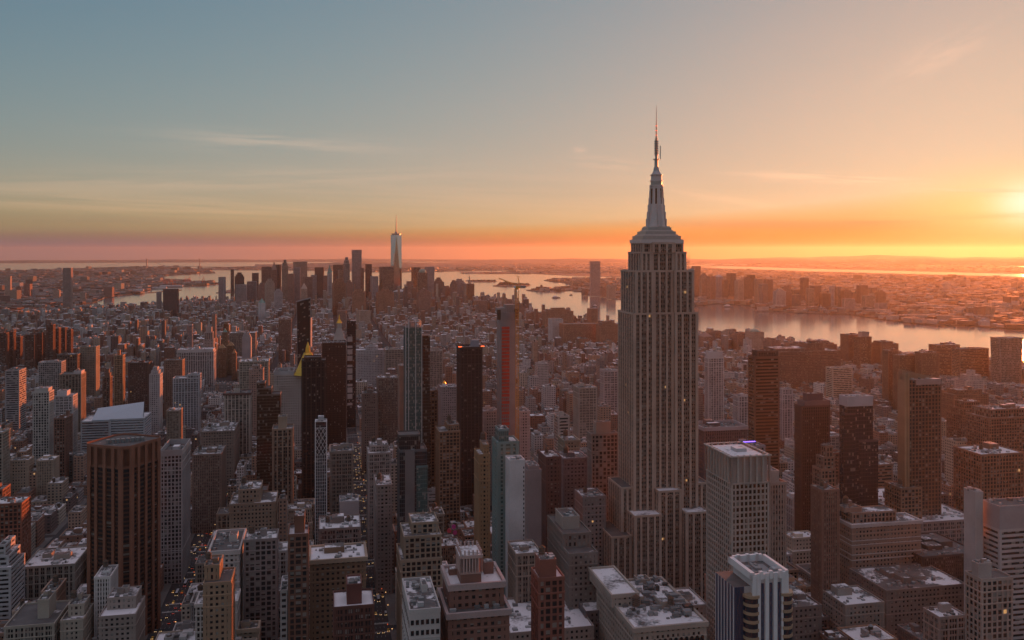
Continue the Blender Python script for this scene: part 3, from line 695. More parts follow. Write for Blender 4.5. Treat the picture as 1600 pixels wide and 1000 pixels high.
def onemad():
    b = T('slender_dark_tower', 'very slender dark residential tower with stacked white boxes on its face', 542, 556, 503, 1620, 16, 'glass', (.06, .045, .045), 690, 'dark', 'bare', bulk=0, tell='very slender dark tower')
    bx = MB(); bx.col = (.4, .38, .38)
    z = 40
    k = 0
    while z < b.h-30:
        q = cen(sub(b.P, .12, .55, -.06, .02)); bx.box((q[0], q[1], z), (9, 3.2, 9 if k % 3 else 4), 'masonry', GA, (.42, .39, .38)); z += 11.5; k += 1
    o = bx.build('white_box', b.root)
onemad()
def metlife():
    Y = 1500; X = (532-800)/F*Y
    b = Bld('clock_tower', 'pale stone clock tower with a gilded cupola right of the broad brown slab', 'tower', (X, Y, 0))
    P = rect_at(X-11.5, Y-11, 23, 25); c = (.40, .36, .33)
    b.block(P, 0, 152, 'punch', c, par=1); z = 152
    b.block(sub(P, -.03, 1.03, -.03, 1.03), 152, 158, 'solid', c, par=1)
    for (i, h) in ((.06, 10),): b.block(sub(P, i, 1-i, i, 1-i), 158, 168, 'pier', c)
    py = MB(); cx, cy = cen(P); cx += 0
    py.col = c
    for (z0, r0, z1, r1, m) in ((168, 14.5, 190, 5.5, 'masonry'), (190, 4.5, 198, 4.5, 'masonry'), (198, 5, 204, 2, 'gold'), (204, 1.4, 208, 1.2, 'gold'), (208, 1.2, 213, .1, 'gold')):
        n = 4 if z0 == 168 else 8
        A = [(math.cos(GA+math.pi/n+k*2*math.pi/n), math.sin(GA+math.pi/n+k*2*math.pi/n)) for k in range(n)]
        for k in range(n):
            p, q = A[k], A[(k+1) % n]
            py.poly([(cx+p[0]*r0, cy+p[1]*r0, z0), (cx+q[0]*r0, cy+q[1]*r0, z0), (cx+q[0]*r1, cy+q[1]*r1, z1), (cx+p[0]*r1, cy+p[1]*r1, z1)], m)
    b.add('pyramid_roof', py)
    ck = MB(); p = cen(sub(P, .5, .5, -.02, -.02)); a = Vector((p[0], p[1], 128))
    ck.bar(a, a+Vector((-U[0]*.5, -U[1]*.5, 0)), 4, 'white', 20); b.add('clock_face', ck)
    b.done(); reg(P, 600); LAND.append((532, 490, Y, 'gilded clock tower'))
metlife()
def msq():
    Y = 1560; b = Bld('dark_glass_tower', 'dark glass tower with a slanted top flaring wider towards its roof', 'tower', ((472-800)/F*Y, Y, 0))
    x0 = (464-800)/F*Y; P0 = rect_at(x0+2, Y, 19, 22); P1 = rect_at(x0-.5, Y, 23.5, 22)
    hs = (hz(472, Y), hz(466.5, Y), hz(466.5, Y)+1, hz(472, Y)+1)
    g = MB(); g.col = (.06, .055, .055)
    nf = 58
    for i in range(4):
        j = (i+1) % 4
        for k in range(nf):
            f0, f1 = k/nf, (k+1)/nf
            def L_(A, B, f, hh): return (A[0]+(B[0]-A[0])*f, A[1]+(B[1]-A[1])*f, hh*f)
            g.poly([L_(P0[i], P1[i], f0, hs[i]), L_(P0[j], P1[j], f0, hs[j]), L_(P0[j], P1[j], f1, hs[j]), L_(P0[i], P1[i], f1, hs[i])], 'dark', [(0, k), (8, k), (8, k+.8), (0, k+.8)])
    g.poly([(P1[i][0], P1[i][1], hs[i]) for i in range(4)], 'bare')
    b.add('glazing', g)
    fr = MB(); fr.col = (.16, .15, .15)
    for i in range(4):
        fr.bar((*P0[i], 0), (*P1[i], hs[i]), .5, 'metal')
    b.add('corner_frame', fr); b.done(); reg(P1, 690); LAND.append((472, 467, Y, 'slant-topped dark glass tower'))
msq()
def madhouse():
    b = T('teal_glass_tower', 'tall slim teal glass tower with white vertical fins and an open crown', 634, 659, 512, 1040, 30, 'glass', (.16, .2, .2), 690, 'teal', 'bare', bulk=0, par=0, tell='slim teal glass tower', fin=False)
    fn = MB(); P = b.P
    for a in (0, .18, .62, 1.0):
        p = cen(sub(P, a-.005, a+.005, -.03, -.01)); fn.box((p[0], p[1], 0), (.55, 1.0, b.h+(8 if a in (.18, .62) else 4)), 'white')
    b.add('fin', fn)
    cr = MB()
    for k in range(9):
        p = cen(sub(P, k/8, k/8, 0, 0)); cr.bar((*p, b.h), (*p, b.h+7), .22, 'steel')
        p = cen(sub(P, 1, 1, k/8, k/8)); cr.bar((*p, b.h), (*p, b.h+7), .22, 'steel')
    b.add('crown_frame', cr); b.bulk(*cen(P), b.h, 9, 9, 6, (.2, .2, .2))
    q = rect_at(P[1][0]+.2, P[1][1]+4, 9, 24); b.block(q, 0, b.h-10, 'glass', (.1, .12, .12), 'bronze', 'bare', 0)
    b.done()
madhouse()
def fifth277():
    b = T('black_glass_tower', 'blocky black glass tower with vertical metal ribs and red roof lamps', 719, 754, 545, 1055, 30, 'pier', (.055, .045, .045), 720, 'dark', 'bare', bulk=0, par=2, tell='black ribbed glass tower', fin=False)
    r_ = MB()
    for a in (0, 1):
        p = cen(sub(b.P, a, a, 0, 0)); r_.box((p[0], p[1], b.h+2), (4, 1, .8), 'redlamp')
    b.add('roof_lamp', r_); b.bulk(*cen(sub(b.P, .55, .9, .3, .6)), b.h, 9, 9, 9, (.25, .28, .33)); b.done()
fifth277()
def fifth262():
    Y = 1085
    b = T('unfinished_tower', 'unfinished concrete tower with red netting over its open floors', 781, 806, 488, Y, 20, 'solid', (.30, .28, .275), 690, bulk=0, par=0, tell='red-netted unfinished tower', fin=False)
    P = b.P
    n = MB()
    z0, z1 = 30, hz(510, Y)
    nf = 46
    for k in range(nf):
        z = z0+(z1-z0)*k/nf; hh = (z1-z0)/nf
        solid = (.55 < k/nf < .66) or k % 3 == 0
        p = sub(P, .12, .6, -.03, .02)
        if solid or k/nf > .66: n.box((*cen(p), z+.4), (b.w*.48-.2*(k % 2), .6, hh-.9), 'orange')
        else:
            for j in range(4): n.box((*cen(sub(P, .15+.12*j, .15+.12*j, -.02, .0)), z+.4), (1.3, .6, hh-1.2), 'orange')
    b.add('safety_netting', n)
    d = MB()
    for k in range(nf):
        z = z0+(z1-z0)*k/nf
        d.box((*cen(sub(P, .12, .6, -.015, .0)), z-.25), (b.w*.48, .8, .6), 'concrete')
    b.add('floor_slab', d)
    w_ = MB()
    for k in range(60):
        z = 20+k*4
        if z > b.h-8: break
        for j in range(6): w_.box((*cen(sub(P, 1.0, 1.01, .1+.15*j, .12+.15*j)), z), (.5, 1.6, 2.2), 'dark')
    b.add('window', w_)
    t = MB(); t.box((*cen(sub(P, -.1, .35, .0, .8)), b.h), (10, 15, 5), 'concrete'); t.box((*cen(sub(P, .4, 1.0, .1, .9)), b.h), (13, 14, 9), 'concrete')
    t.box((*cen(sub(P, -.14, .03, -.02, .1)), b.h-9), (4, 4, 12), 'tank'); t.box((*cen(sub(P, 1.0, 1.1, -.02, .1)), b.h-8), (4, 4, 12), 'tank')
    for k in range(8):
        p = cen(sub(P, k/7, k/7, .05, .05)); t.bar((*p, b.h), (*p, b.h+10+2*(k % 3)), .18, 'steel')
    b.add('top_formwork', t)
    b.done()
fifth262()
def crane():
    Y = 1080; X = (808-800)/F*Y; h = hz(452, Y)
    root = thing('tower_crane', (X, Y, 0), 'yellow tower crane standing against the unfinished tower with the red netting', 'crane')
    m = MB(); s_ = 1.9
    c4 = [(X-s_, Y-s_), (X+s_, Y-s_), (X+s_, Y+s_), (X-s_, Y+s_)]
    for p in c4: m.bar((*p, 0), (*p, h), .42, 'yellow')
    z = 2; k = 0
    while z < h-4:
        for i in range(4):
            a, c = c4[i], c4[(i+1) % 4]
            m.bar((*a, z), (*c, z), .2, 'yellow'); m.bar((*(a if k % 2 else c), z), (*(c if k % 2 else a), z+4), .24, 'yellow')
        z += 4; k += 1
    m.build('mast', root)
    t = MB(); t.cyl((X, Y, h), 2.6, 2.6, 1.6, 'yellow', 12); t.box((X, Y, h+1.6), (8, 3.4, 2.2), 'yellow'); t.build('turntable', root)
    cb = MB(); cb.box((X-3, Y-2.2, h+1.7), (2.2, 1.8, 2.4), 'white'); cb.build('cab', root)
    j = MB(); a = Vector((X, Y, h+4)); e = Vector((X-22, Y-6, h+13)); dirn = (e-a)
    for off in (Vector((0, .9, 0)), Vector((0, -.9, 0)), Vector((0, 0, 1.5))): j.bar(a+off, e+off*.4, .34, 'yellow')
    for k in range(14):
        f = k/14; g_ = (k+1)/14
        j.bar(a+dirn*f+Vector((0, .9, 0))*(1-.6*f), a+dirn*g_+Vector((0, 0, 1.5))*(1-.6*g_), .11, 'yellow'); j.bar(a+dirn*f+Vector((0, -.9, 0))*(1-.6*f), a+dirn*g_+Vector((0, 0, 1.5))*(1-.6*g_), .11, 'yellow')
    j.build('jib', root)
    f_ = MB(); top = Vector((X+1, Y, h+15)); f_.bar((X+1.4, Y-1, h+3.8), top, .3, 'yellow'); f_.bar((X+4, Y+1, h+3.8), top, .3, 'yellow'); f_.bar(top-Vector((3, 0, -1.4)), top+Vector((4, 0, -.6)), .25, 'yellow'); f_.build('gantry', root)
    cw = MB(); cw.box((X+7, Y, h+1.5), (6, 3, 2.6), 'metal'); cw.build('counterweight', root)
    pc = MB(); pc.bar(top, e, .07, 'steel'); pc.build('pendant_cable', root)
    LAND.append((808, 450, Y, 'yellow tower crane'))
crane()
def lattice():
    b = T('white_lattice_tower', 'thin white tower with a diamond lattice on its upper facade', 493, 510, 659, 915, 15, 'glass', (.12, .12, .13), 800, 'dark', bulk=0, par=0, tell='white lattice tower', fin=False)
    P = b.P; m = MB()
    def face(A, B, n):
        L_ = math.hypot(B[0]-A[0], B[1]-A[1]); e = ((B[0]-A[0])/L_, (B[1]-A[1])/L_); nx = (e[1]*.35, -e[0]*.35)
        def q(f, z): return (A[0]+e[0]*L_*f+nx[0], A[1]+e[1]*L_*f+nx[1], z)
        zs = b.h-34; cell = L_/n*1.9
        for f in (0, 1): m.bar(q(f, 5), q(f, b.h), .33, 'white')
        for i in range(1, 2*n):
            m.bar(q(i/(2*n), 5), q(i/(2*n), zs), .2, 'white')
        z = 8
        while z < zs: m.bar(q(0, z), q(1, z), .14, 'white'); z += 3.4
        k = 0; z = zs
        while z+cell <= b.h-1:
            for i in range(n):
                f0, fm, f1 = i/n, (i+.5)/n, (i+1)/n
                m.bar(q(fm, z), q(f0, z+cell/2), .22, 'white'); m.bar(q(fm, z), q(f1, z+cell/2), .22, 'white')
                m.bar(q(f0, z+cell/2), q(fm, z+cell), .22, 'white'); m.bar(q(f1, z+cell/2), q(fm, z+cell), .22, 'white')
            z += cell
        m.bar(q(0, b.h), q(1, b.h), .3, 'white'); m.bar(q(0, z), q(1, z), .3, 'white')
    face(P[0], P[1], 3); face(P[1], P[2], 3); face(P[3], P[0], 3)
    b.add('lattice', m); b.bulk(*cen(P), b.h, 6, 6, 4.5, (.45, .45, .47)); b.done()
lattice()
def wedge():
    Y = 1300; X, Yv, wd = corner(126, 226, Y); b = Bld('slanted_roof_building', 'low wide building with a pale sloping metal roof and ribbon windows', 'college building', (X+wd/2, Y+20, 0))
    P = rect_at(X, Yv, wd, 52); h0 = hz(660, Y); h1 = hz(640, Y)
    b.block(sub(P, 0, .45, 0, 1), 0, h0, 'band', (.42, .43, .45), 'sky', 'snow'); b.block(sub(P, .45, 1, 0, 1), 0, h0+2, 'band', (.45, .47, .5), 'sky', 'snow')
    r = MB(); r.col = (.5, .54, .58)
    q = sub(P, .17, .97, -.0, .9)
    z = [h0+3, h0+5, h1+16, h0+9]
    q2 = [q[0], q[1], sub(P, 0, .93, 0, .55)[2], sub(P, .2, 1, 0, .5)[3]]
    top = [(q2[0][0], q2[0][1], h0+2.5), (q2[1][0], q2[1][1], h0+2.5), (q2[2][0], q2[2][1], h1+4), (q2[3][0], q2[3][1], h1-3)]
    r.poly(top, 'palemetal')
    bot = [(p[0], p[1], h0+.5) for p in q2]
    for i in range(4): r.poly([bot[i], bot[(i+1) % 4], top[(i+1) % 4], top[i]], 'palemetal')
    b.add('sloping_roof', r); b.done(); reg(P, 690); LAND.append((178, 640, Y, 'pale sloping roof'))
M['palemetal'] = plain('pale roof metal', (.42, .48, .54), .45, .2, .1)
wedge()
def coned():
    Y = 2170; X = (328-800)/F*Y
    b = Bld('stone_clock_tower', 'stepped stone tower with a small lantern top behind the wide white grid building', 'tower', (X, Y, 0)); c = (.38, .33, .31)
    P = rect_at(X-13, Y-10, 24, 26)
    b.block(P, 0, 105, 'punch', c); b.block(sub(P, .1, .9, .1, .9), 105, 122, 'pier', c); b.block(sub(P, .22, .78, .22, .78), 122, 134, 'solid', c)
    m = MB(); q = cen(P); m.col = c; m.cyl((*q, 134), 6, 1.5, 12, 'masonry', 4); m.cyl((*q, 146), 1.2, .3, 5, 'masonry', 6); b.add('lantern', m)
    b.block(rect_at(X-38, Y-4, 30, 40), 0, 62, 'punch', c); b.done(); reg(rect_at(X-38, Y-10, 55, 46), 545); LAND.append((328, 505, Y, 'stepped stone tower'))
coned()
def towers4():
    k = 0
    for (x0, x1, yt, Y) in ((340, 353, 545, 2260), (354, 366, 541, 2300), (362, 369, 553, 2215), (347, 355, 520, 2340)):
        b = T('pyramid_topped_tower', ('brown apartment tower with a pyramid top left of its twins', 'brown apartment tower with a pyramid top in the middle of the cluster', 'narrow nearest brown tower of the pyramid-topped cluster', 'tallest of the brown pyramid-topped apartment towers')[k], x0, x1, yt, Y, 20, 'punch', (.22, .14, .09), 600, bulk=0, cat='apartment tower', group='brown towers with pyramid tops')
        m = MB(); q = cen(b.P); r = b.w*.6
        A = [(math.cos(GA+math.pi/4+j*math.pi/2), math.sin(GA+math.pi/4+j*math.pi/2)) for j in range(4)]
        for j in range(4):
            p, s_ = A[j], A[(j+1) % 4]; m.poly([(q[0]+p[0]*r, q[1]+p[1]*r, b.h+1.3), (q[0]+s_[0]*r, q[1]+s_[1]*r, b.h+1.3), (q[0], q[1], b.h+12)], 'copper' if k == 3 else 'bronzeroof')
        m.build('pyramid_roof', b.root); k += 1
M['bronzeroof'] = plain('brown roof metal', (.3, .17, .08), .5, .3, .2)
towers4()
# ------------------------------------------------------------------ foreground and middle buildings, left to right
T('white_grid_tower', 'tall white grid-fronted apartment tower left of the pale sloping roof', 51, 77, 614, 1240, 22, 'grid', (.52, .49, .46), 720, cat='apartment tower', up=((.08, .92, .1, .9, 5, 'solid', (.5, .47, .45)),), bulk=0, tell='white grid apartment tower')
T('brick_slab', 'red-brown brick slab with a snowy flat roof and sunlit right side at left edge', -14, 34, 790, 800, 26, 'grid', (.26, .11, .075), 880, roof='snow', cat='apartment building', tell='brick slab at the left edge')
T('brick_slab', 'small brick slab behind the snowy brick slab, cut by the left edge', -30, 4, 768, 860, 22, 'grid', (.24, .11, .08), 800, cat='apartment building')
T('concrete_office_block', 'pale concrete office block with square windows and a sunlit orange right side', 250, 285, 712, 855, 52, 'grid', (.40, .37, .37), 880, 'glass', 'bare', tell='square-windowed office block', par=5, cat='office building')
T('sunlit_tower', 'orange-lit slim tan tower with a small mast standing alone', 178, 192, 556, 1700, 20, 'pier', (.40, .27, .17), 600, bulk=0, up=((.3, .6, .3, .6, 9, 'solid', (.5, .2, .1)),), tell='orange-lit slim tan tower')
T('brown_tower', 'dark brown stepped tower with a sunlit right edge, in front of the slim tan tower', 160, 172, 590, 1420, 16, 'pier', (.20, .12, .09), 650, up=((.2, .9, .2, .8, 6, 'solid', None), (.35, .75, .3, .7, 6, 'solid', None)), bulk=0)
T('office_block', 'tan block with a white rooftop box and dark vertical window strips', 92, 127, 586, 1480, 30, 'tall', (.26, .22, .18), 640, up=((.66, 1, 0, .7, 5, 'solid', (.55, .5, .5)),), bulk=1, roof='bare')
T('office_block', 'ribbon-windowed block with a sunlit right side near the left edge', 8, 30, 580, 1500, 36, 'band', (.34, .33, .34), 620, roof='bare')
T('apartment_block', 'long pale apartment block behind the tan block with the white rooftop box', 60, 96, 567, 1680, 30, 'grid', (.38, .36, .35), 590, cat='apartment building')
T('apartment_block', 'white-framed apartment block with a big white rooftop box', 85, 114, 620, 1330, 26, 'big', (.48, .46, .46), 660, up=((.1, .65, .1, .8, 7, 'solid', (.6, .58, .6)),), bulk=0, cat='apartment building')
T('apartment_block', 'dark brown cornice block under the tall row of brick towers', 89, 121, 555, 1800, 30, 'tall', (.16, .12, .10), 575, cornice=.6, cat='apartment building')
T('apartment_block', 'tan apartment block with a stepped right end left of the slim tan tower', 124, 150, 543, 1850, 32, 'punch', (.30, .25, .2), 565, cat='apartment building')
T('brick_apartment_tower', 'twin-shafted brown brick tower right of the white grid apartment tower', 84, 102, 655, 1180, 18, 'grid', (.22, .12, .09), 700, cat='apartment tower')
T('brick_apartment_tower', 'brown brick tower with a bright orange sunlit chimney', 98, 108, 652, 1230, 18, 'grid', (.22, .12, .09), 690, up=((.4, .75, .2, .6, 8, 'solid', None),), cat='apartment tower', bulk=0)
T('white_office_building', 'wide white building of tall white piers in front of the stepped stone tower', 276, 334, 551, 1980, 44, 'tall', (.52, .47, .46), 590, roof='snow', tell='wide white-piered building', up=((.02, .98, .05, .95, 5, 'solid', None),), par=1.6, cat='office building')
T('brown_block', 'plain brown block standing before the wide white-piered building', 256, 285, 564, 1700, 30, 'punch', (.26, .18, .14), 610)
T('white_ziggurat', 'white stepped building left of the plain brown block', 233, 250, 586, 1560, 26, 'punch', (.5, .47, .47), 600, up=((.15, .85, .1, .9, 6, None, None), (.3, .7, .2, .8, 6, None, None)), bulk=0)
T('white_striped_building', 'white vertically striped building in front of the plain brown block', 270, 311, 592, 1440, 26, 'pier', (.5, .48, .5), 620, up=((.55, 1, 0, 1, 5, None, None),), cat='office building')
T('dark_brick_block', 'wide dark brick block left of the white stepped building', 200, 233, 568, 1650, 30, 'punch', (.11, .07, .06), 595)
T('tan_grid_building', 'large beige grid building with a snowy flat roof left of the gold pyramid roof', 373, 419, 566, 1500, 40, 'big', (.42, .37, .31), 640, roof='snow', tell='beige grid building with snowy roof', cornice=.4, cat='office building')
T('stone_tower', 'pinkish stone tower in front of the beige grid building', 389, 411, 578, 1400, 24, 'punch', (.38, .28, .24), 640, bulk=1, up=((.2, .8, .2, .8, 5, None, None),))
T('colonnade_building', 'white-columned block with a dark cornice and a sunlit right edge', 350, 391, 616, 1250, 30, 'tall', (.46, .40, .35), 668, roof='bare', cornice=1.2, parcol=(.14, .08, .07), tell='white-columned block', cat='office building')
b = T('curved_glass_building', 'dark glass apartment building with a stepped curved top left of the gothic office block', 401, 438, 618, 1100, 24, 'glass', (.18, .14, .12), 740, 'bronze', 'bare', up=((.0, .62, 0, .9, 8, None, None), (.0, .35, 0, .8, 7, None, None)), bulk=0, cat='apartment building')
T('ribbed_office_building', 'art deco building with sunlit vertical ribs and a small square tower on its roof', 425, 458, 672, 950, 26, 'tall', (.33, .22, .16), 760, roof='patch', up=((.28, .68, .2, .8, 12, 'solid', (.36, .27, .2)),), bulk=0, tell='ribbed building with square roof tower', cat='office building')
T('arched_building', 'grey stone building with tall dark arched bays right of the white lattice tower', 516, 552, 708, 955, 34, 'big', (.33, .27, .23), 800, roof='bare', bulk=2, cornice=.7, tell='arched-bay stone building', par=2)
T('hotel_block', 'broad tan brick block with a raised centre and snowy ledge', 358, 431, 790, 830, 40, 'punch', (.33, .24, .18), 830, up=((.18, .66, .15, .95, 12, None, None),), roof='patch', tell='broad tan brick block', tank=1, bulk=1)
T('masonry_block', 'long hazy brown block facing down the left avenue', 313, 366, 676, 1180, 70, 'punch', (.27, .21, .18), 705, bulk=2, tank=1, tell='long brown avenue block')
T('masonry_block', 'plain brown block with narrow piers between the square-windowed office block and the left avenue', 300, 346, 712, 1010, 46, 'fine', (.25, .18, .15), 800, bulk=2, tank=1)
T('tan_slab', 'tan slab with a sunlit right side standing above the rust-brown ribbed tower', 260, 281, 643, 1230, 26, 'fine', (.33, .25, .2), 700, roof='snow')
T('white_ornate_building', 'white ornate stone block with a sunken roof court beside the left avenue', 326, 374, 866, 640, 50, 'punch', (.50, .46, .44), 930, roof='bare', tell='white ornate stone block', bulk=2, cornice=.6, par=2)
T('tan_stepped_building', 'tan brick building with stepped corner terraces at the bottom left of centre', 317, 361, 914, 560, 26, 'punch', (.36, .24, .16), 1000, up=((.0, .55, .25, 1, 9, None, None),), tell='tan building with stepped terraces', tank=1)
T('grey_slab', 'grey-pink windowless-edged slab standing in shadow', 381, 433, 846, 650, 22, 'grid', (.27, .235, .23), 985, pats=None, roof='patch', tell='grey-pink slab', tank=1)
T('brown_brick_slab', 'narrow dark brown grid slab with a brick box on top at bottom centre left', 450, 482, 838, 560, 24, 'grid', (.20, .10, .07), 1000, up=((.3, .8, .2, .8, 10, 'solid', (.2, .095, .065)),), bulk=0, tell='narrow brown grid slab')
T('brown_hotel', 'brown brick hotel with a curved tan balcony band and snowy roof terrace', 484, 572, 878, 600, 30, 'punch', (.27, .17, .11), 960, roof='snow', tell='brown hotel with snowy terrace', cornice=1.0, parcol=(.4, .3, .22), cat='hotel')
T('dark_brick_building', 'dark red brick building with a tall brick bulkhead beside the centre avenue', 521, 585, 952, 520, 26, 'big', (.13, .06, .05), 1000, roof='snow', up=((.33, .7, .2, .8, 11, 'solid', (.17, .065, .055)),), bulk=0, tell='dark red brick building')
T('low_office_building', 'low block with a snowy roof in front of the light gabled block', 498, 564, 829, 720, 36, 'big', (.26, .2, .18), 860, roof='snow', bulk=2, tank=2)
T('blank_block', 'light grey blank-walled block left of the centre avenue', 531, 561, 786, 800, 22, 'solid', (.38, .35, .36), 815, roof='patch', bulk=1, tell='light blank-walled block')
T('narrow_white_building', 'narrow white ribbon-windowed building beside the narrow brown grid slab', 438, 449, 925, 570, 26, 'band', (.45, .42, .42), 1000, bulk=0)
T('tan_tiered_building', 'tan art deco office building with rooftop terraces and lit penthouse lamps', 626, 691, 878, 610, 36, 'grid', (.35, .26, .19), 905, up=((.09, 1, .1, 1, 15, None, None), (.3, .95, .3, .95, 7, None, None)), bulk=0, roof='patch', tell='tan terraced office building', cat='office building')
def whitebig():
    b = T('white_stone_building', 'white stone building with tall windows and a grey snow-streaked roof at bottom centre', 640, 688, 957, 425, 42, 'solid', (.50, .475, .46), 1000, roof='patch', tell='white stone building with tall windows', fin=False, bulk=1)
    b.done(); P = b.P
    for i, f in enumerate((.17, .5, .83)):
        for (z, hh, ww) in ((b.h-6.2, 2.3, 1.5), (b.h-11.2, 2.3, 1.5), (b.h-20.5, 6.5, 4.0), (b.h-30, 6, 4.0), (b.h-40, 6, 4)):
            w_ = MB(); a = cen(sub(P, f, f, -.004, .004))
            if ww < 2:
                for s_ in (-1.2, 1.2): w_.box((a[0]+V[0]*s_, a[1]+V[1]*s_, z), (ww, .3, hh), 'glass')
            else: w_.box((a[0], a[1], z), (ww, .3, hh), 'glass')
            o = w_.build('window', b.root)
            m = MB(); m.col = (.3, .28, .27)
            if ww > 2:
                for s_ in (-.7, .7): m.box((a[0]+V[0]*s_, a[1]+V[1]*s_, z), (.18, .5, hh), 'masonry')
                m.box((a[0], a[1], z+hh*.55), (ww, .46, .25), 'masonry')
                m.box((a[0], a[1], z-.4), (ww+.8, .8, .4), 'masonry', GA, (.5, .47, .45))
                m.build('window_frame', o)
    for i in range(9):
        for (z, hh) in ((b.h-8, 3), (b.h-16, 3), (b.h-24, 3)):
            w_ = MB(); a = cen(sub(P, -.004, .004, (i+.5)/9, (i+.5)/9)); w_.box((a[0], a[1], z), (.3, 1.4, hh), 'glass'); w_.build('window', b.root)
    cb = MB(); cb.col = (.5, .475, .46)
    for z in (b.h-12.6, b.h-22): 
        for i in (0, 3):
            a, c = P[i], P[(i+1) % 4]; cb.bar((*a, z), (*c, z), .35, 'masonry')
    cb.build('string_course', b.root)
whitebig()
def temple():
    c = (.235, .125, .10); st_ = (.42, .33, .32)
    b = T('temple_topped_building', 'dark brick office building with white stone bands and a columned temple lantern on top', 700, 796, 963, 440, 34, 'punch', c, 1000, roof='bare', cornice=.9, parcol=st_, bulk=0, tell='temple-topped brick building', fin=False, par=1.4, cat='office building')
    q = sub(b.P, .06, .96, .22, 1.05); b.block(q, b.h, b.h+11, 'punch', c, 'glass', 'snow', 1.6, .8, st_)
    z = b.h+11
    r = sub(q, .22, .60, .12, .62); b.block(r, z, z+5, 'solid', c, par=0)
    t = MB(); t.col = (.50, .36, .33)
    z1 = z+5
    t.prism(inset(r, -.3), z1, z1+.8, 'masonry', 'masonry', col=t.col, seed=0)
    t.prism(inset(r, 2), z1+.8, z1+8, 'dark', None, col=t.col, seed=0)
    n = 7
    for k in range(4):
        A, B2 = r[k], r[(k+1) % 4]; nn = n if k % 2 == 0 else 6
        for i in range(nn+1):
            f = i/nn; t.cyl((A[0]+(B2[0]-A[0])*f, A[1]+(B2[1]-A[1])*f, z1+.8), .55, .5, 7.2, 'masonry', 8)
    t.prism(inset(r, -.7), z1+8, z1+9.6, 'masonry', 'snow', col=t.col, seed=0)
    for k in range(4):
        A, B2 = r[k], r[(k+1) % 4]
        for i in range(5): t.box((A[0]+(B2[0]-A[0])*i/5, A[1]+(B2[1]-A[1])*i/5, z1+9.6), (.7, .7, 2.4), 'masonry')
    b.add('temple_lantern', t)
    b.bulk(*cen(sub(q, .74, .9, .5, .8)), z, 5, 6, 6, c); b.bulk(*cen(sub(q, .1, .2, .6, .8)), z, 4, 5, 3, c)
    b.done()
temple()
T('red_brick_tower', 'slim red brick tower with a tank house on top at bottom centre', 841, 882, 907, 470, 17, 'grid', (.25, .105, .08), 1000, roof='snow', up=((.12, .75, .2, .85, 8.5, 'solid', (.25, .105, .08)),), bulk=0, tank=1, tell='slim red brick tower', cat='apartment tower')
T('low_snowy_block', 'low wide block with skylights and a snow-streaked roof behind the slim red brick tower', 797, 928, 992, 560, 56, 'punch', (.33, .27, .24), 1000, roof='snow', bulk=3, tell='low wide snow-roofed block', tank=0)
T('tan_gabled_building', 'tan building with snow on its stepped roof right of the white concrete slab', 806, 846, 868, 610, 28, 'pier', (.30, .23, .19), 910, roof='snow', bulk=1)
T('teal_glass_apartment_tower', 'teal glass apartment tower with a rooftop box and balconies', 777, 811, 693, 680, 22, 'balc', (.19, .27, .26), 860, 'teal', 'patch', up=((.12, .58, .2, .9, 9, 'glass', (.2, .26, .26)),), bulk=0, tell='teal glass apartment tower', cat='apartment tower')
def slab():
    b = T('white_concrete_slab', 'blank white concrete slab with one column of windows at its right edge', 796, 820, 721, 655, 15, 'solid', (.60, .57, .57), 860, roof='snow', tell='blank white concrete slab', bulk=0, par=1)
    z = 30
    w_ = None
    while z < b.h-4:
        w_ = MB(); p = cen(sub(b.P, .93, .93, -.006, .006)); w_.box((*p, z), (.8, .3, 1.6), 'glass'); w_.build('window', b.root); z += 3.3
slab()
T('ochre_building', 'ochre brick apartment building left of the teal glass apartment tower', 748, 766, 712, 760, 24, 'punch', (.36, .23, .13), 800, up=((.5, 1, .2, 1, 7, None, None),), bulk=0, tank=1, cat='apartment building')
b = T('dark_teal_tower', 'dark teal glass tower with a concrete core strip and an angular glass rooftop', 624, 667, 706, 790, 26, 'glass', (.12, .13, .14), 850, 'dark', 'bare', bulk=0, tell='dark teal tower', fin=False, par=1.6)
q = sub(b.P, .2, .55, -.06, .03); b.block(q, 0, b.h+1, 'solid', (.19, .17, .17), par=0); b.block(sub(b.P, .0, .78, .15, .9), b.h, b.h+13, 'glass', (.1, .1, .1), 'dark', 'bare', 1)
b.block(sub(b.P, .62, 1.02, -.03, .02), 0, b.h-14, 'glass', (.12, .22, .23), 'teal', 'snow', 1); b.done()
T('pale_corner_building', 'pale stone block with snowy roofs right of the centre avenue', 575, 611, 710, 930, 34, 'big', (.36, .31, .29), 730, roof='snow', up=((.1, .9, .3, 1, 6, None, None),), bulk=2, tank=1)
T('stone_corner_building', 'pale stone block with a long snow ledge below the dark teal tower', 588, 613, 760, 830, 40, 'punch', (.34, .3, .28), 800, roof='snow', bulk=1, tank=1)
T('brown_pier_building', 'brown stone block of close vertical piers left of the slim teal glass tower', 590, 623, 592, 1300, 34, 'fine', (.24, .18, .15), 650, roof='patch')
T('pink_slab', 'narrow pinkish slab touching the slim teal glass tower', 624, 632, 573, 1130, 18, 'solid', (.34, .22, .17), 670, bulk=0)
T('bronze_block', 'brown masonry block of paired windows between the slim teal and the black ribbed towers', 664, 684, 612, 1090, 26, 'grid', (.24, .17, .12), 700, bulk=0)
T('brown_loft_building', 'brown loft building with rows of wide windows left of the black ribbed glass tower', 686, 719, 676, 980, 34, 'grid', (.27, .17, .11), 720, up=((.45, 1, .2, 1, 6, None, None),), bulk=1, tank=1)
T('white_window_building', 'white building gridded with dark windows between the black ribbed and netted towers', 756, 779, 644, 1120, 28, 'punch', (.46, .43, .42), 670, bulk=1)
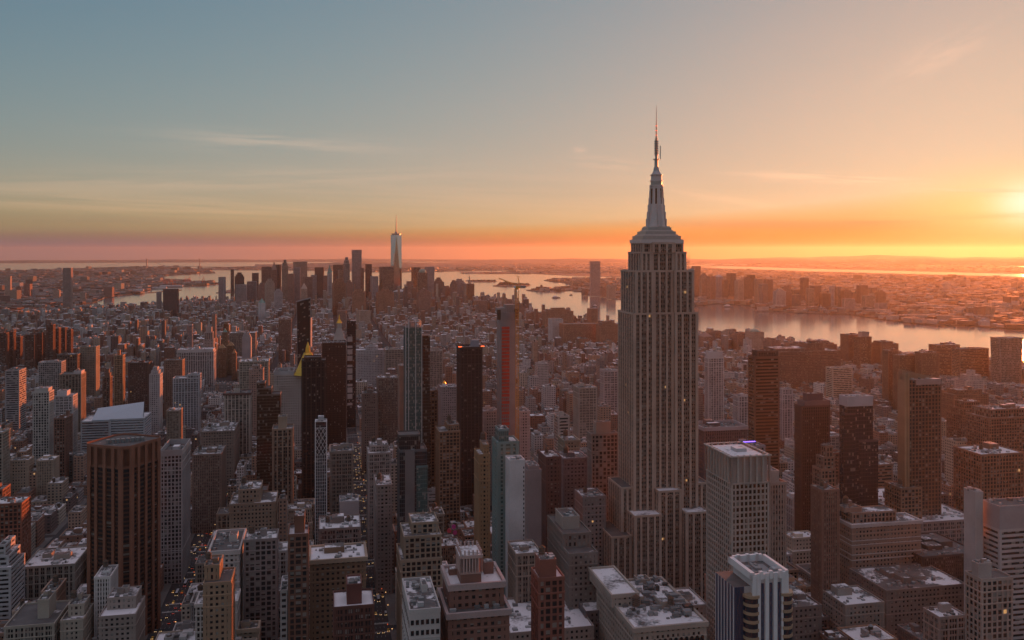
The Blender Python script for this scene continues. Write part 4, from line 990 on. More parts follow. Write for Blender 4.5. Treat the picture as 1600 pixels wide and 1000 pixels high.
T('white_window_building', 'white gridded building just right of the red-netted unfinished tower', 812, 828, 644, 1130, 28, 'punch', (.48, .45, .44), 700, bulk=1)
T('balcony_building', 'white apartment building with ribbon balconies and a dark bulkhead right of the netted tower', 872, 890, 652, 1050, 20, 'band', (.46, .42, .39), 690, roof='bare', cat='apartment building', tell='ribbon-balcony white building')
T('cream_facade_building', 'cream ornamental facade above the ribbon-balcony white building', 904, 933, 607, 1330, 30, 'big', (.42, .37, .32), 640, bulk=2)
b = T('dark_grid_tower', 'dark stone tower with pale window frames and a beige box on its roof', 924, 966, 680, 800, 13, 'grid', (.27, .24, .22), 800, up=((.2, .75, .2, .8, 10, 'solid', (.36, .30, .26)),), roof='bare', bulk=0, tell='dark stone tower with beige box')
T('white_frame_tower', 'tower top of three tall white-framed dark panels left of the art deco skyscraper', 943, 966, 581, 1480, 20, 'big', (.48, .42, .41), 630, up=((0, 1, 0, 1, 2, None, None),), bulk=0)
T('cornice_building', 'olive stone block with a pale cornice above the brown slope-shouldered block', 882, 906, 690, 900, 26, 'punch', (.27, .25, .2), 715, bulk=0, cornice=.5, tank=1)
T('grey_loft_building', 'grey loft block with a pale left pier in front of the dark stone tower', 880, 919, 718, 850, 30, 'punch', (.20, .17, .18), 760, cornice=.5, tank=1, bulk=1)
T('dark_brick_block', 'plain dark brick block with a snowy roof right of the teal glass apartment tower', 853, 877, 716, 800, 30, 'punch', (.13, .08, .075), 760, roof='snow', bulk=0, tank=1)
T('round_top_building', 'pinkish-grey plain block with a rounded top beside the white concrete slab', 824, 846, 737, 735, 26, 'solid', (.31, .26, .26), 800, up=((.15, .9, .1, .9, 3, 'solid', None),), bulk=0)
T('stone_loft_building', 'stone block with even small windows left of the lower wing of the art deco skyscraper', 911, 947, 779, 750, 26, 'punch', (.27, .23, .22), 820, tank=1, bulk=1)
T('green_roof_building', 'dark stone building with a green copper dormer and a pale rooftop box', 889, 934, 868, 600, 60, 'punch', (.21, .185, .17), 920, up=((.0, 1, .25, 1, 9, None, None), (.15, .75, .45, .8, 8, 'solid', (.34, .31, .28))), bulk=0, roof='bare', tell='dark building with green dormer')
T('low_dark_building', 'low dark building with a large snow patch left of the arcaded cream building', 915, 950, 958, 585, 50, 'punch', (.17, .145, .15), 990, roof='snow', bulk=0)
def altman():
    b = T('arcaded_building', 'cream stone building with an arcade of round windows and snowy rooftop machinery', 991, 1104, 984, 520, 74, 'punch', (.40, .34, .29), 1000, roof='snow', bulk=3, cornice=.9, tell='arcaded cream building', tank=2, fin=False)
    P = b.P; a = MB(); a.col = (.46, .4, .34)
    for i in range(13):
        f = (i+.7)/13.6; c = cen(sub(P, f, f, -.004, -.004)); z = b.h-7.5
        w_ = MB(); w_.bar((c[0], c[1], z), (c[0]-U[0]*.35, c[1]-U[1]*.35, z), 1.15, 'glass', 14); w_.box((c[0]-U[0]*.1, c[1]-U[1]*.1, z-2.4), (2.2, .4, 2.4), 'glass'); b.add('window', w_)
        for k in range(8):
            t0, t1 = math.pi*k/8, math.pi*(k+1)/8
            a.bar((c[0]+V[0]*math.cos(t0)*1.4-U[0]*.5, c[1]+V[1]*math.cos(t0)*1.4-U[1]*.5, z+math.sin(t0)*1.4), (c[0]+V[0]*math.cos(t1)*1.4-U[0]*.5, c[1]+V[1]*math.cos(t1)*1.4-U[1]*.5, z+math.sin(t1)*1.4), .2, 'masonry')
    b.add('arch', a)
    b.block(sub(P, -.06, .32, .45, 1.1), b.h, b.h+7, 'punch', (.42, .36, .31), 'glass', 'snow', 1.2, .5)
    r = MB(); rr = random.Random(3)
    for k in range(60):
        p = cen(sub(P, *([rr.uniform(.3, .98)]*2), *([rr.uniform(.15, .95)]*2))); v = rr.uniform(.05, .3); r.box((p[0], p[1], b.h), (rr.uniform(1.5, 6), rr.uniform(1.5, 5), rr.uniform(1, 3.4)), 'masonry' if k % 3 else 'metal', GA, (v, v, v))
        if k % 4 == 0: r.bar((p[0], p[1], b.h+1), (p[0]+rr.uniform(-6, 6), p[1]+rr.uniform(-6, 6), b.h+1.5), .5, 'metal', 6)
    b.add('roof_machinery', r); b.done()
altman()
T('chimney_tower', 'square tan stair tower rising from the arcaded cream building roof', 998, 1016, 909, 590, 9, 'solid', (.38, .30, .25), 945, bulk=0, roof='bare')
T('snow_roof_building', 'flat roof deep in snow right below the art deco skyscraper', 1040, 1106, 952, 645, 34, 'punch', (.36, .32, .29), 965, roof='snow', bulk=3, tell='flat roof deep in snow')
def langham():
    b = T('crowned_limestone_tower', 'beige grid tower with a recessed windowless crown of vertical ribs and snowy roof', 1143, 1202, 757, 540, 37, 'grid2', (.43, .38, .34), 1000, 'bronze', 'snow', bulk=0, tell='beige crowned grid tower', par=0, fin=False, cat='hotel tower')
    P = b.P; z = b.h; h2 = hz(716, 540)
    b.block(inset(P, 1.0), z, h2, 'solid', (.40, .35, .32), par=0, roof='snow')
    r = MB(); r.col = (.46, .41, .37)
    for k in range(4):
        A, B2 = P[k], P[(k+1) % 4]; n = 6 if k % 2 == 0 else 9
        for i in range(n+1):
            f = i/n; r.box((A[0]+(B2[0]-A[0])*f, A[1]+(B2[1]-A[1])*f, z), (1.1, 1.1, h2-z+1.5), 'masonry')
        r.bar((A[0], A[1], z+.3), (B2[0], B2[1], z+.3), .5, 'masonry')
    b.add('crown_rib', r)
    p_ = MB(); p_.col = (.5, .45, .42); o = inset(P, -1.2); i_ = inset(P, .8)
    for k in range(4): p_.poly([(*o[k], h2+1.2), (*o[(k+1) % 4], h2+1.2), (*i_[(k+1) % 4], h2+1.2), (*i_[k], h2+1.2)], 'masonry'); p_.poly([(*o[k], h2+.5), (*o[(k+1) % 4], h2+.5), (*o[(k+1) % 4], h2+1.2), (*o[k], h2+1.2)], 'masonry')
    b.add('crown_rim', p_)
    b.bulk(*cen(sub(P, .3, .8, .3, .7)), h2, 7, 8, 2.0, (.5, .5, .52), 'snow'); b.done()
langham()
T('beige_balcony_tower', 'slim beige apartment tower attached behind the beige crowned grid tower', 1203, 1229, 757, 590, 22, 'fine', (.38, .31, .27), 1000, up=((.0, .55, 0, 1, 8, 'solid', (.4, .34, .31)),), bulk=0, cat='apartment tower')
def fifth425():
    b = T('striped_tower', 'white tower with dark blue vertical stripes and rounded tan corner bays at bottom right', 1178, 1228, 905, 385, 20, 'solid', (.62, .59, .60), 1000, roof='bare', tell='blue-striped white tower', fin=False, bulk=0, par=0, cat='apartment tower')
    P = b.P; h = b.h
    s_ = MB(); w_ = MB()
    for f in (.26, .52, .78):
        c = cen(sub(P, f, f, -.012, -.006)); s_.box((c[0], c[1], 0), (1.25, .4, h-2), 'bluestripe')
    for f in (.0, .13, .39, .65, .9, 1.0):
        c = cen(sub(P, f, f, -.03, -.01)); w_.box((c[0], c[1], 0), (1.75, .8, h+(2.4 if f not in (0, 1.0) else 1.4)), 'white')
    z = 4
    fr = MB()
    while z < h-6:
        for f in (.26, .52, .78):
            c = cen(sub(P, f, f, -.02, -.015)); fr.box((c[0], c[1], z), (1.2, .3, 1.2), 'paneblue')
        z += 3.6
    b.add('blue_stripe', s_); b.add('pier', w_); b.add('window', fr)
    # left side: dark stripes on the wing and rounded corner bay
    q = sub(P, -.52, 0, .15, 1.1); b.block(q, 0, h-4, 'solid', (.62, .59, .60), par=0, roof='bare')
    k = MB()
    for f in (.1, .3, .5):
        c = cen(sub(q, f, f, -.01, .0)); k.box((c[0], c[1], 0), (1.4, .4, h-4), 'bluestripe')
    for f in (.1, .26, .42, .58, .74, .9):
        c = cen(sub(q, -.01, 0, f, f)); k.box((c[0], c[1], 0), (.4, 1.5, h-4), 'bluestripe')
    b.add('blue_stripe', k)
    for (px_, f) in ((P[0], -1), (P[1], 1)):
        by = MB(); cx = px_[0]+f*V[0]*.2+U[0]*2.0; cy = px_[1]+f*V[1]*.2+U[1]*2.0; z = 0
        while z < h-9:
            by.cyl((cx, cy, z), 3.6, 3.6, 1.3, 'tanmetal', 18); by.cyl((cx, cy, z+1.3), 3.35, 3.35, 2.3, 'darkband', 18, cap=False); z += 3.6
        by.cyl((cx, cy, z), 3.8, 3.8, 1.2, 'tanmetal', 18); b.add('corner_bay', by)
    # open rooftop frame
    cr = MB()
    zt = h
    for (a0, a1, b0, b1) in ((-.12, 1.06, -.03, .06), (-.12, .0, -.03, 1.1), (.97, 1.06, -.03, 1.1), (-.12, 1.06, 1.02, 1.1)):
        cr.prism(sub(P, a0, a1, b0, b1), zt, zt+(2.0 if b0 < 0 and b1 < .1 else 3.0), 'white', 'white', seed=0)
    for f in (.2, .5, .8):
        for g_ in (-.03, 1.06): c = cen(sub(P, f, f, g_, g_)); cr.box((c[0], c[1], zt), (1.4, 1.6, 3.4), 'white')
    b.add('roof_frame', cr)
    t = MB(); t.box((*cen(sub(P, .2, .8, .3, .8)), zt), (9, 9, .5), 'metal'); t.box((*cen(sub(P, .3, .6, .4, .7)), zt), (3, 5, 1.4), 'concrete'); b.add('roof_unit', t)
    b.done()
M['bluestripe'] = plain('dark blue panel', (.04, .06, .11), .35); M['paneblue'] = plain('blue pane', (.10, .13, .19), .15)
M['tanmetal'] = plain('tan metal band', (.40, .30, .20), .5, .2, .15); M['darkband'] = plain('dark bay glass', (.03, .035, .05), .1)
fifth425()
T('bronze_glass_tower', 'bronze glass slab with orange-lit floor edges, tallest right of the art deco skyscraper', 1179, 1218, 560, 1010, 16, 'band', (.22, .12, .08), 700, 'bronze', 'bare', up=((.1, .95, .0, .8, 7, 'fine', (.15, .09, .07)),), bulk=0, tell='bronze glass slab', par=2, cat='office tower')
T('white_striped_tower', 'slim white vertically striped tower just right of the art deco skyscraper', 1107, 1131, 560, 1480, 16, 'pier', (.58, .53, .52), 640, up=((.05, .95, .1, .9, 10, 'solid', (.56, .51, .5)),), bulk=0, tell='slim white striped tower', cat='apartment tower')
T('white_slab_tower', 'small white slab tower with a dark rooftop box behind the bronze glass slab', 1154, 1172, 620, 1250, 18, 'pier', (.5, .46, .46), 650, roof='bare', cat='apartment tower')
b = T('flat_office_slab', 'dark ribbed office slab with a pale overhanging rim and rooftop plant', 1100, 1168, 672, 900, 34, 'fine', (.17, .13, .13), 800, 'dark', 'bare', par=2.5, parcol=(.40, .36, .37), cornice=.5, bulk=2, tell='dark slab with pale rim', cat='office building')
T('purple_lit_building', 'low block with a purple light strip along its roof', 1151, 1196, 700, 820, 20, 'band', (.36, .31, .33), 720, bulk=1, tell='block with purple light strip')
pl = MB(); q = [corner(1142, 1196, 815)]; pl.bar((q[0][0]-3, q[0][1], hz(694, 815)+1.5), (q[0][0]+V[0]*24, q[0][1]+V[1]*24, hz(694, 815)+1.5), .45, 'purple')
tag(pl.build('light_strip'), 'thin purple light strip along the low roof behind the beige crowned grid tower', 'light strip')
T('arched_top_tower', 'slim white tower with an arched open top right of the bronze glass slab', 1222, 1239, 617, 1380, 16, 'pier', (.46, .43, .45), 690, up=((0, 1, 0, 1, 8, 'big', None),), bulk=0)
T('dark_condo_tower', 'broad dark tower with a flat two-step top right of the bronze glass slab', 1252, 1297, 636, 930, 14, 'fine', (.13, .085, .075), 770, 'dark', 'bare', up=((.1, 1, .0, 1, 5, 'solid', (.22, .16, .16)), (.25, .8, .2, .8, 7, 'solid', (.17, .11, .11))), bulk=0, tell='broad dark two-step tower')
b = T('white_capped_tower', 'dark glass tower with a plain white band round its top', 1324, 1364, 622, 880, 14, 'glass', (.1, .09, .1), 780, 'dark', 'patch', bulk=0, tell='white-capped dark tower', fin=False, par=0)
b.block(inset(b.P, -.15), b.h-8.5, b.h+.6, 'solid', (.5, .46, .48), par=.8); b.block(sub(b.P, -.16, .3, -.06, .2), 0, hz(650, 870), 'glass', (.09, .075, .08), 'dark', 'bare', 1); b.block(sub(b.P, .45, 1.18, -.08, .5), 0, hz(694, 870), 'glass', (.1, .09, .1), 'dark', 'bare', 1); b.done()
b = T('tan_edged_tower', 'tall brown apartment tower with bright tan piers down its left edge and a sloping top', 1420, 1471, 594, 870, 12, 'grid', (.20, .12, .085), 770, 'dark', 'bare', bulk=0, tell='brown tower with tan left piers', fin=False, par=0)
P = b.P
b.block(sub(P, .22, .98, -.02, .3), b.h-5, b.h+.5, 'solid', (.42, .32, .30), par=0)
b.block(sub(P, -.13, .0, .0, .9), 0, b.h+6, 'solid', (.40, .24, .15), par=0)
tp = MB(); tp.col = (.38, .23, .15)
A = sub(P, -.13, .8, .3, .8); tp.poly([(*A[0], b.h), (*A[1], b.h), (*A[1], b.h+2), (*A[0], b.h+10)], 'masonry'); tp.poly([(*A[1], b.h), (*A[2], b.h), (*A[2], b.h+2), (*A[1], b.h+2)], 'masonry')
tp.poly([(*A[2], b.h), (*A[3], b.h), (*A[3], b.h+10), (*A[2], b.h+2)], 'masonry'); tp.poly([(*A[3], b.h), (*A[0], b.h), (*A[0], b.h+10), (*A[3], b.h+10)], 'masonry'); tp.poly([(*A[0], b.h+10), (*A[1], b.h+2), (*A[2], b.h+2), (*A[3], b.h+10)], 'masonry'); b.add('sloping_top', tp)
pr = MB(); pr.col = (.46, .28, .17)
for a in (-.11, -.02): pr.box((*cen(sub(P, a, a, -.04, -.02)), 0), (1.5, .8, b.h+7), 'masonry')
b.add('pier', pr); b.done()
T('brown_stepped_tower', 'brown brick tower of twin shafts with a white seam left of the broad tan hotel', 1284, 1312, 768, 690, 16, 'fine', (.25, .15, .12), 900, bulk=1, tank=1, tell='twin-shafted brown tower')
T('brown_ziggurat', 'narrow brown ziggurat tower rising behind the twin-shafted brown tower', 1283, 1306, 735, 760, 14, 'grid', (.26, .16, .12), 780, up=((.2, 1, .1, .9, 10, None, None), (.45, .95, .2, .8, 9, None, None)), bulk=0)
b = T('broad_tan_hotel', 'broad tan hotel with white stone bands near the top and arched roof dormers', 1331, 1439, 822, 745, 22, 'punch', (.35, .235, .185), 915, roof='patch', up=((.06, .7, .25, 1, 8, 'grid', None), (.0, .25, .5, 1, 3, 'solid', None)), cornice=1.0, parcol=(.5, .43, .41), bulk=1, tank=1, tell='broad tan hotel', cat='hotel', fin=False)
bd = MB(); bd.col = (.52, .45, .43)
for z in (b.h-13, b.h-16.5, b.h-24.5, b.h-29): bd.prism(inset(b.P, -.45), z, z+.7, 'masonry', 'masonry', col=bd.col, seed=0)
b.add('stone_band', bd); b.done()
T('department_store', 'wide low store with a snowy flat roof right of the broad tan hotel', 1440, 1530, 818, 850, 120, 'big', (.30, .25, .24), 850, roof='snow', bulk=5, tell='wide snow-roofed store', cat='store')
T('white_office_tower', 'white stone shaft of the ribbon-windowed office block at the right edge', 1524, 1536, 771, 650, 12, 'solid', (.50, .45, .44), 900, roof='snow', bulk=0, cat='office building')
T('ribbon_window_office', 'pale office block with grey ribbon windows cut by the right edge', 1562, 1660, 830, 640, 18, 'band', (.46, .42, .42), 930, up=((0, 1, 0, 1, 17, 'solid', (.36, .33, .34)),), bulk=1, roof='bare', tell='ribbon-windowed office block', par=1, cat='office building')
T('cream_hotel', 'cream building with a blank left wall and stepped rooftop boxes at bottom right', 1534, 1583, 908, 560, 15, 'grid', (.42, .34, .30), 1000, up=((.0, .42, .2, .6, 9, 'solid', (.44, .39, .37)),), roof='patch', bulk=1, tell='cream building with rooftop boxes')
T('low_flat_building', 'low block with a snow-patched roof and a white bulkhead at bottom right', 1321, 1382, 948, 660, 34, 'punch', (.30, .26, .23), 970, roof='snow', bulk=1, tell='low block with white bulkhead')
T('white_gable_building', 'cream-walled building with wide dark bays at the bottom right', 1468, 1511, 967, 600, 17, 'big', (.38, .30, .27), 1000, roof='snow', bulk=1)
T('curved_dark_building', 'long dark building with a cluttered roof below the wide snow-roofed store', 1441, 1532, 872, 745, 56, 'fine', (.10, .075, .07), 905, roof='bare', bulk=4)
T('masonry_block', 'brown block with small windows right of the blue-striped white tower', 1234, 1284, 952, 600, 40, 'punch', (.20, .16, .15), 1000, roof='patch', bulk=3, tank=1)
T('low_flat_building', 'flat roof with a fenced terrace left of the cream building with rooftop boxes', 1385, 1510, 925, 690, 50, 'punch', (.26, .21, .19), 950, roof='patch', bulk=4)
T('narrow_brown_building', 'small tan-fronted building in the gap behind the broad tan hotel', 1408, 1441, 765, 860, 26, 'grid', (.31, .2, .14), 800, bulk=1, tank=1)
T('office_loft_building', 'brown loft block right of the brown tower with tan piers', 1533, 1600, 712, 880, 40, 'grid', (.28, .16, .11), 760, bulk=2, roof='snow', tank=1)
T('office_loft_building', 'stepped brown loft block hazy at the right edge', 1545, 1640, 655, 1080, 40, 'grid', (.26, .15, .11), 700, up=((.1, 1, .2, 1, 9, None, None),), bulk=2)
T('stepped_loft_building', 'broad dark ziggurat block right of the brown tower with tan piers', 1504, 1545, 650, 1280, 34, 'grid', (.2, .12, .09), 690, up=((.1, .9, .1, .9, 9, None, None), (.2, .8, .2, .8, 9, None, None)), bulk=1)
T('white_stepped_building', 'pale stepped building glowing in the haze near the right edge', 1508, 1538, 596, 1750, 30, 'punch', (.48, .42, .4), 620, up=((.3, .95, .2, 1, 10, None, None), (.45, .7, .3, .7, 9, None, None)), bulk=0)
T('long_warehouse_building', 'huge long brown stepped office block along the river', 1212, 1314, 551, 2020, 70, 'punch', (.24, .13, .10), 600, up=((.05, .8, .2, 1, 6, None, None), (.55, .8, .3, .8, 10, None, None)), bulk=3, tell='huge brown riverside block')
T('riverside_tower', 'left brown riverside tower of the stepped pair before the river', 1326, 1349, 524, 2400, 40, 'punch', (.24, .13, .10), 560, bulk=1, cat='apartment tower')
T('riverside_tower', 'right brown riverside tower of the stepped pair with a pale box on top', 1344, 1362, 527, 2330, 30, 'grid', (.26, .14, .10), 570, up=((.3, .9, .2, .8, 12, 'solid', (.4, .3, .27)),), bulk=0, cat='apartment tower')
T('riverside_block', 'brown waterfront block with a stepped roof right of the riverside pair', 1376, 1404, 538, 2350, 40, 'punch', (.26, .14, .11), 570, up=((.1, .8, .2, 1, 5, None, None),))
SL = (.30, .17, .12)
for i, (a, c_, y, Y) in enumerate(((1388, 1404, 549, 1750), (1405, 1437, 556, 1700), (1440, 1468, 552, 1680), (1463, 1500, 540, 2300), (1500, 1545, 546, 2150))):
    T('brick_slab', ('left brick slab of the hazy row before the river', 'second brick slab of the hazy row, wider and lower', 'third brick slab of the hazy row with a pale stripe', 'broad low riverside slab behind the hazy brick row', 'long riverside slab left of the flaring pale tower')[i], a, c_, y, Y, 20+10*(i > 2), 'fine' if i < 3 else 'band', SL, 590, bulk=1, cat='apartment slab')
def flare():
    Y = 2100; x0, _, wd = corner(1563, 1597, Y); b = Bld('flaring_tower', 'pale tower flaring wider towards its top at the right edge near the sun glow', 'tower', (x0+20, Y+15, 0)); h = hz(529, Y)
    for k in range(28):
        f = k/28; e = 4*f; P = rect_at(x0-e+2, Y, wd+2*e-4, 30); b.block(P, h*f, h*(k+1)/28, 'grid', (.42, .33, .28), par=0 if k < 27 else 1.2)
    b.done(); reg(P, 600); LAND.append((1580, 528, Y, 'flaring pale tower'))
flare()
T('white_office_block', 'bright small white office block before the huge brown riverside block', 1301, 1332, 576, 1830, 26, 'band', (.55, .47, .38), 588, bulk=0, tell='small bright white block')
T('brown_ziggurat_block', 'brown stepped masonry pyramid block in the west side haze', 1490, 1545, 618, 1500, 34, 'punch', (.25, .14, .1), 650, up=((.15, .85, .1, .9, 7, None, None),), bulk=1)
# more of the middle distance, left of the skyscraper
T('slab_tower', 'plain brown slab with an orange right edge, left of the slant-topped glass tower', 435, 455, 500, 2450, 20, 'fine', (.26, .17, .14), 535, tell='plain brown slab tower')
T('checkered_slab', 'brown checkered-glass tower with a sunlit right side far left beyond the rooftops', 98, 111, 419, 4300, 34, 'fine', (.44, .34, .31), 472, 'farglass', 'bare', bulk=0, tell='tall far-left glass tower', cat='apartment tower')
T('brick_apartment_tower', 'tall thin slab with a sunlit edge behind the stepped stone tower', 331, 337, 492, 2600, 14, 'solid', (.3, .2, .16), 520, bulk=0, cat='apartment tower')
T('glass_office_building', 'small pale wedge-shaped glass building left of the stepped stone tower', 292, 300, 508, 2450, 20, 'glass', (.4, .4, .42), 525, 'sky', bulk=0)
T('glass_condo_tower', 'thin green-brown glass tower sunlit on its right beside the pyramid-topped cluster', 349, 356, 506, 2420, 14, 'glass', (.2, .16, .1), 540, 'bronze', bulk=0)
T('wide_stone_block', 'wide stone block with rooftop boxes behind the pyramid-topped cluster', 358, 399, 521, 2500, 50, 'big', (.36, .29, .25), 545, bulk=4, roof='snow')
T('domed_stone_building', 'grey domed stone building behind the beige grid building', 378, 392, 528, 2300, 30, 'solid', (.36, .34, .35), 555, up=((.1, .9, .1, .9, 6, 'solid', None), (.2, .8, .2, .8, 4, 'solid', None)), bulk=0)
T('white_stone_block', 'long white stone block behind the very slender dark tower', 556, 600, 548, 1900, 30, 'punch', (.46, .44, .45), 570, bulk=2, roof='snow', up=((.35, .8, .2, 1, 7, None, None),))
T('stone_block', 'cream stone block with square windows right of the long white stone block', 602, 631, 547, 1880, 34, 'big', (.36, .31, .27), 575, bulk=2)
T('stone_block', 'cream stone block right of the slim teal glass tower', 667, 692, 549, 1850, 30, 'big', (.37, .31, .27), 570, bulk=1)
T('grey_stone_building', 'grey stone block with a small gilded cupola right of the slim teal tower', 689, 716, 606, 1400, 34, 'punch', (.31, .28, .28), 640, bulk=1, tell='block with gilded cupola')
cu = MB(); X, Y, _ = corner(694, 700, 1415); z = hz(604, 1415)
cu.cyl((X, Y, z), 3.2, 3.2, 5, 'white', 10); cu.cyl((X, Y, z+5), 2.9, 2.2, 2, 'gold', 10); cu.cyl((X, Y, z+7), 2.2, .2, 3, 'gold', 10)
tag(cu.build('gilded_cupola'), 'small gilded cupola on a grey stone roof', 'cupola')
T('loft_row', 'dark loft block between the slender dark tower and the slim teal one', 566, 590, 616, 1280, 30, 'punch', (.2, .15, .13), 650, bulk=2, tank=1)
T('cream_block', 'cream block with big dark windows and a square tower box at bottom left corner', 6, 85, 982, 640, 44, 'big', (.42, .37, .31), 1000, up=((.55, .78, .3, .7, 13, 'solid', None),), bulk=2, roof='bare')
T('cream_block', 'cream stepped block with a green copper roof piece at bottom left', 94, 130, 972, 650, 30, 'punch', (.42, .36, .30), 1000, up=((.2, .9, .3, .9, 8, None, None),), bulk=1, roof='patch', tank=1)
T('cream_block', 'cream block with a snowy terrace at bottom left below the rust-brown tower', 154, 212, 966, 630, 34, 'punch', (.36, .30, .27), 1000, up=((.1, .9, .4, 1, 8, None, None),), bulk=2, roof='snow')
T('columned_block', 'low wide stone block with tall dark windows left of the rust-brown tower', 34, 117, 888, 790, 50, 'tall', (.36, .32, .28), 925, bulk=3, roof='snow')
T('terraced_block', 'white ribbon-windowed stepped block cut by the left edge', -10, 17, 890, 740, 36, 'band', (.5, .49, .5), 950, up=((0, .7, .2, 1, 8, None, None), (0, .4, .3, 1, 8, None, None)), bulk=0)
# brick housing slabs in a row at far left
for i, (a, c_, y) in enumerate(((-6, 10, 521), (10, 21, 519), (17, 32, 527), (38, 54, 524), (55, 66, 521), (66, 80, 524), (72, 83, 508), (84, 92, 514), (93, 102, 513), (104, 111, 516), (-30, -8, 526))):
    T('brick_housing_tower', 'brick housing tower in the far-left dark row, '+('leftmost whole one', 'second from the left edge', 'low wide one', 'sixth from the left', 'fourth from the right', 'wide, sunlit right face', 'tallest with a chimney', 'thin one behind the tallest', 'second from the right', 'rightmost', 'cut by the photo edge')[i], a, c_, y, 2250+60*(i % 3), 20, 'grid', (.17, .085, .065), 560, cat='housing tower', group='brick housing towers at far left', bulk=1, roof='bare')
# ------------------------------------------------------------------ the downtown cluster and the towers across the river
KD = {'b': (.32, .20, .17), 'g': (.42, .39, .40), 'd': (.10, .075, .08), 't': (.46, .35, .29), 'w': (.56, .53, .53), 'r': (.38, .20, .14)}
def far(name, x0, x1, yt, Y, dep, k, sty, where, group, top=None, glass=None, rot=0):
    X, Yv, wd = corner(x0, x1, Y); P = rect_at(X, Yv, wd, dep); c = cen(P)
    if rot:
        cr, sr = math.cos(R(rot)), math.sin(R(rot)); P = [(c[0]+(x-c[0])*cr-(y-c[1])*sr, c[1]+(x-c[0])*sr+(y-c[1])*cr) for x, y in P]
    g = drop(*c); h = hz(yt, Y); col = KD[k]
    kk = {'b': 'brown', 'g': 'grey', 'd': 'dark', 't': 'tan', 'w': 'pale', 'r': 'reddish'}[k]
    b = Bld(name, f'{kk} {where}', 'skyscraper' if h > 120 else 'tower', (c[0], c[1], g), group)
    tt = {None: 0, 'step': .12, 'point': .2, 'dome': .1, 'crown': .08, 'slant': .1}[top]; body = g+(h-g)*(1-tt)
    gl = glass or ('farglass' if k in 'gwd' else 'glass')
    b.block(P, g, body, sty, col, gl, 'bare', .8)
    if top == 'step':
        b.block(sub(P, .12, .88, .1, .9), body, (body+h)/2, sty, col, gl, 'bare', .5); b.block(sub(P, .27, .73, .25, .75), (body+h)/2, h, sty, col, gl, 'bare', .5)
    elif top in ('point', 'slant'):
        m = MB(); m.col = col; q = cen(P); mat = 'copper' if top == 'point' and k in 'wg' else 'masonry'
        ap = (q[0], q[1], h)
        for i in range(4): m.poly([(*P[i], body), (*P[(i+1) % 4], body), ap], mat)
        m.cyl((q[0], q[1], h-2), .8, .1, 8, 'steel', 5); b.add('pointed_roof', m)
    elif top == 'dome':
        m = MB(); m.col = col; q = cen(P); r = wd*.42
        for i in range(5):
            a0, a1 = i*R(18), (i+1)*R(18); m.cyl((q[0], q[1], body+math.sin(a0)*(h-body)), r*math.cos(a0), max(.05, r*math.cos(a1)), (math.sin(a1)-math.sin(a0))*(h-body), 'copper', 12)
        b.add('dome', m)
    elif top == 'crown':
        m = MB(); m.col = col
        for k2 in range(4):
            for i in range(9):
                A, B2 = P[k2], P[(k2+1) % 4]; m.box((A[0]+(B2[0]-A[0])*i/9, A[1]+(B2[1]-A[1])*i/9, body), (1.8, 1.8, h-body), 'masonry')
        b.block(inset(P, 3), body, h-3, 'solid', tuple(v*.7 for v in col), par=0); b.add('crown', m)
    b.done(); reg(P, None, 0)
    return b
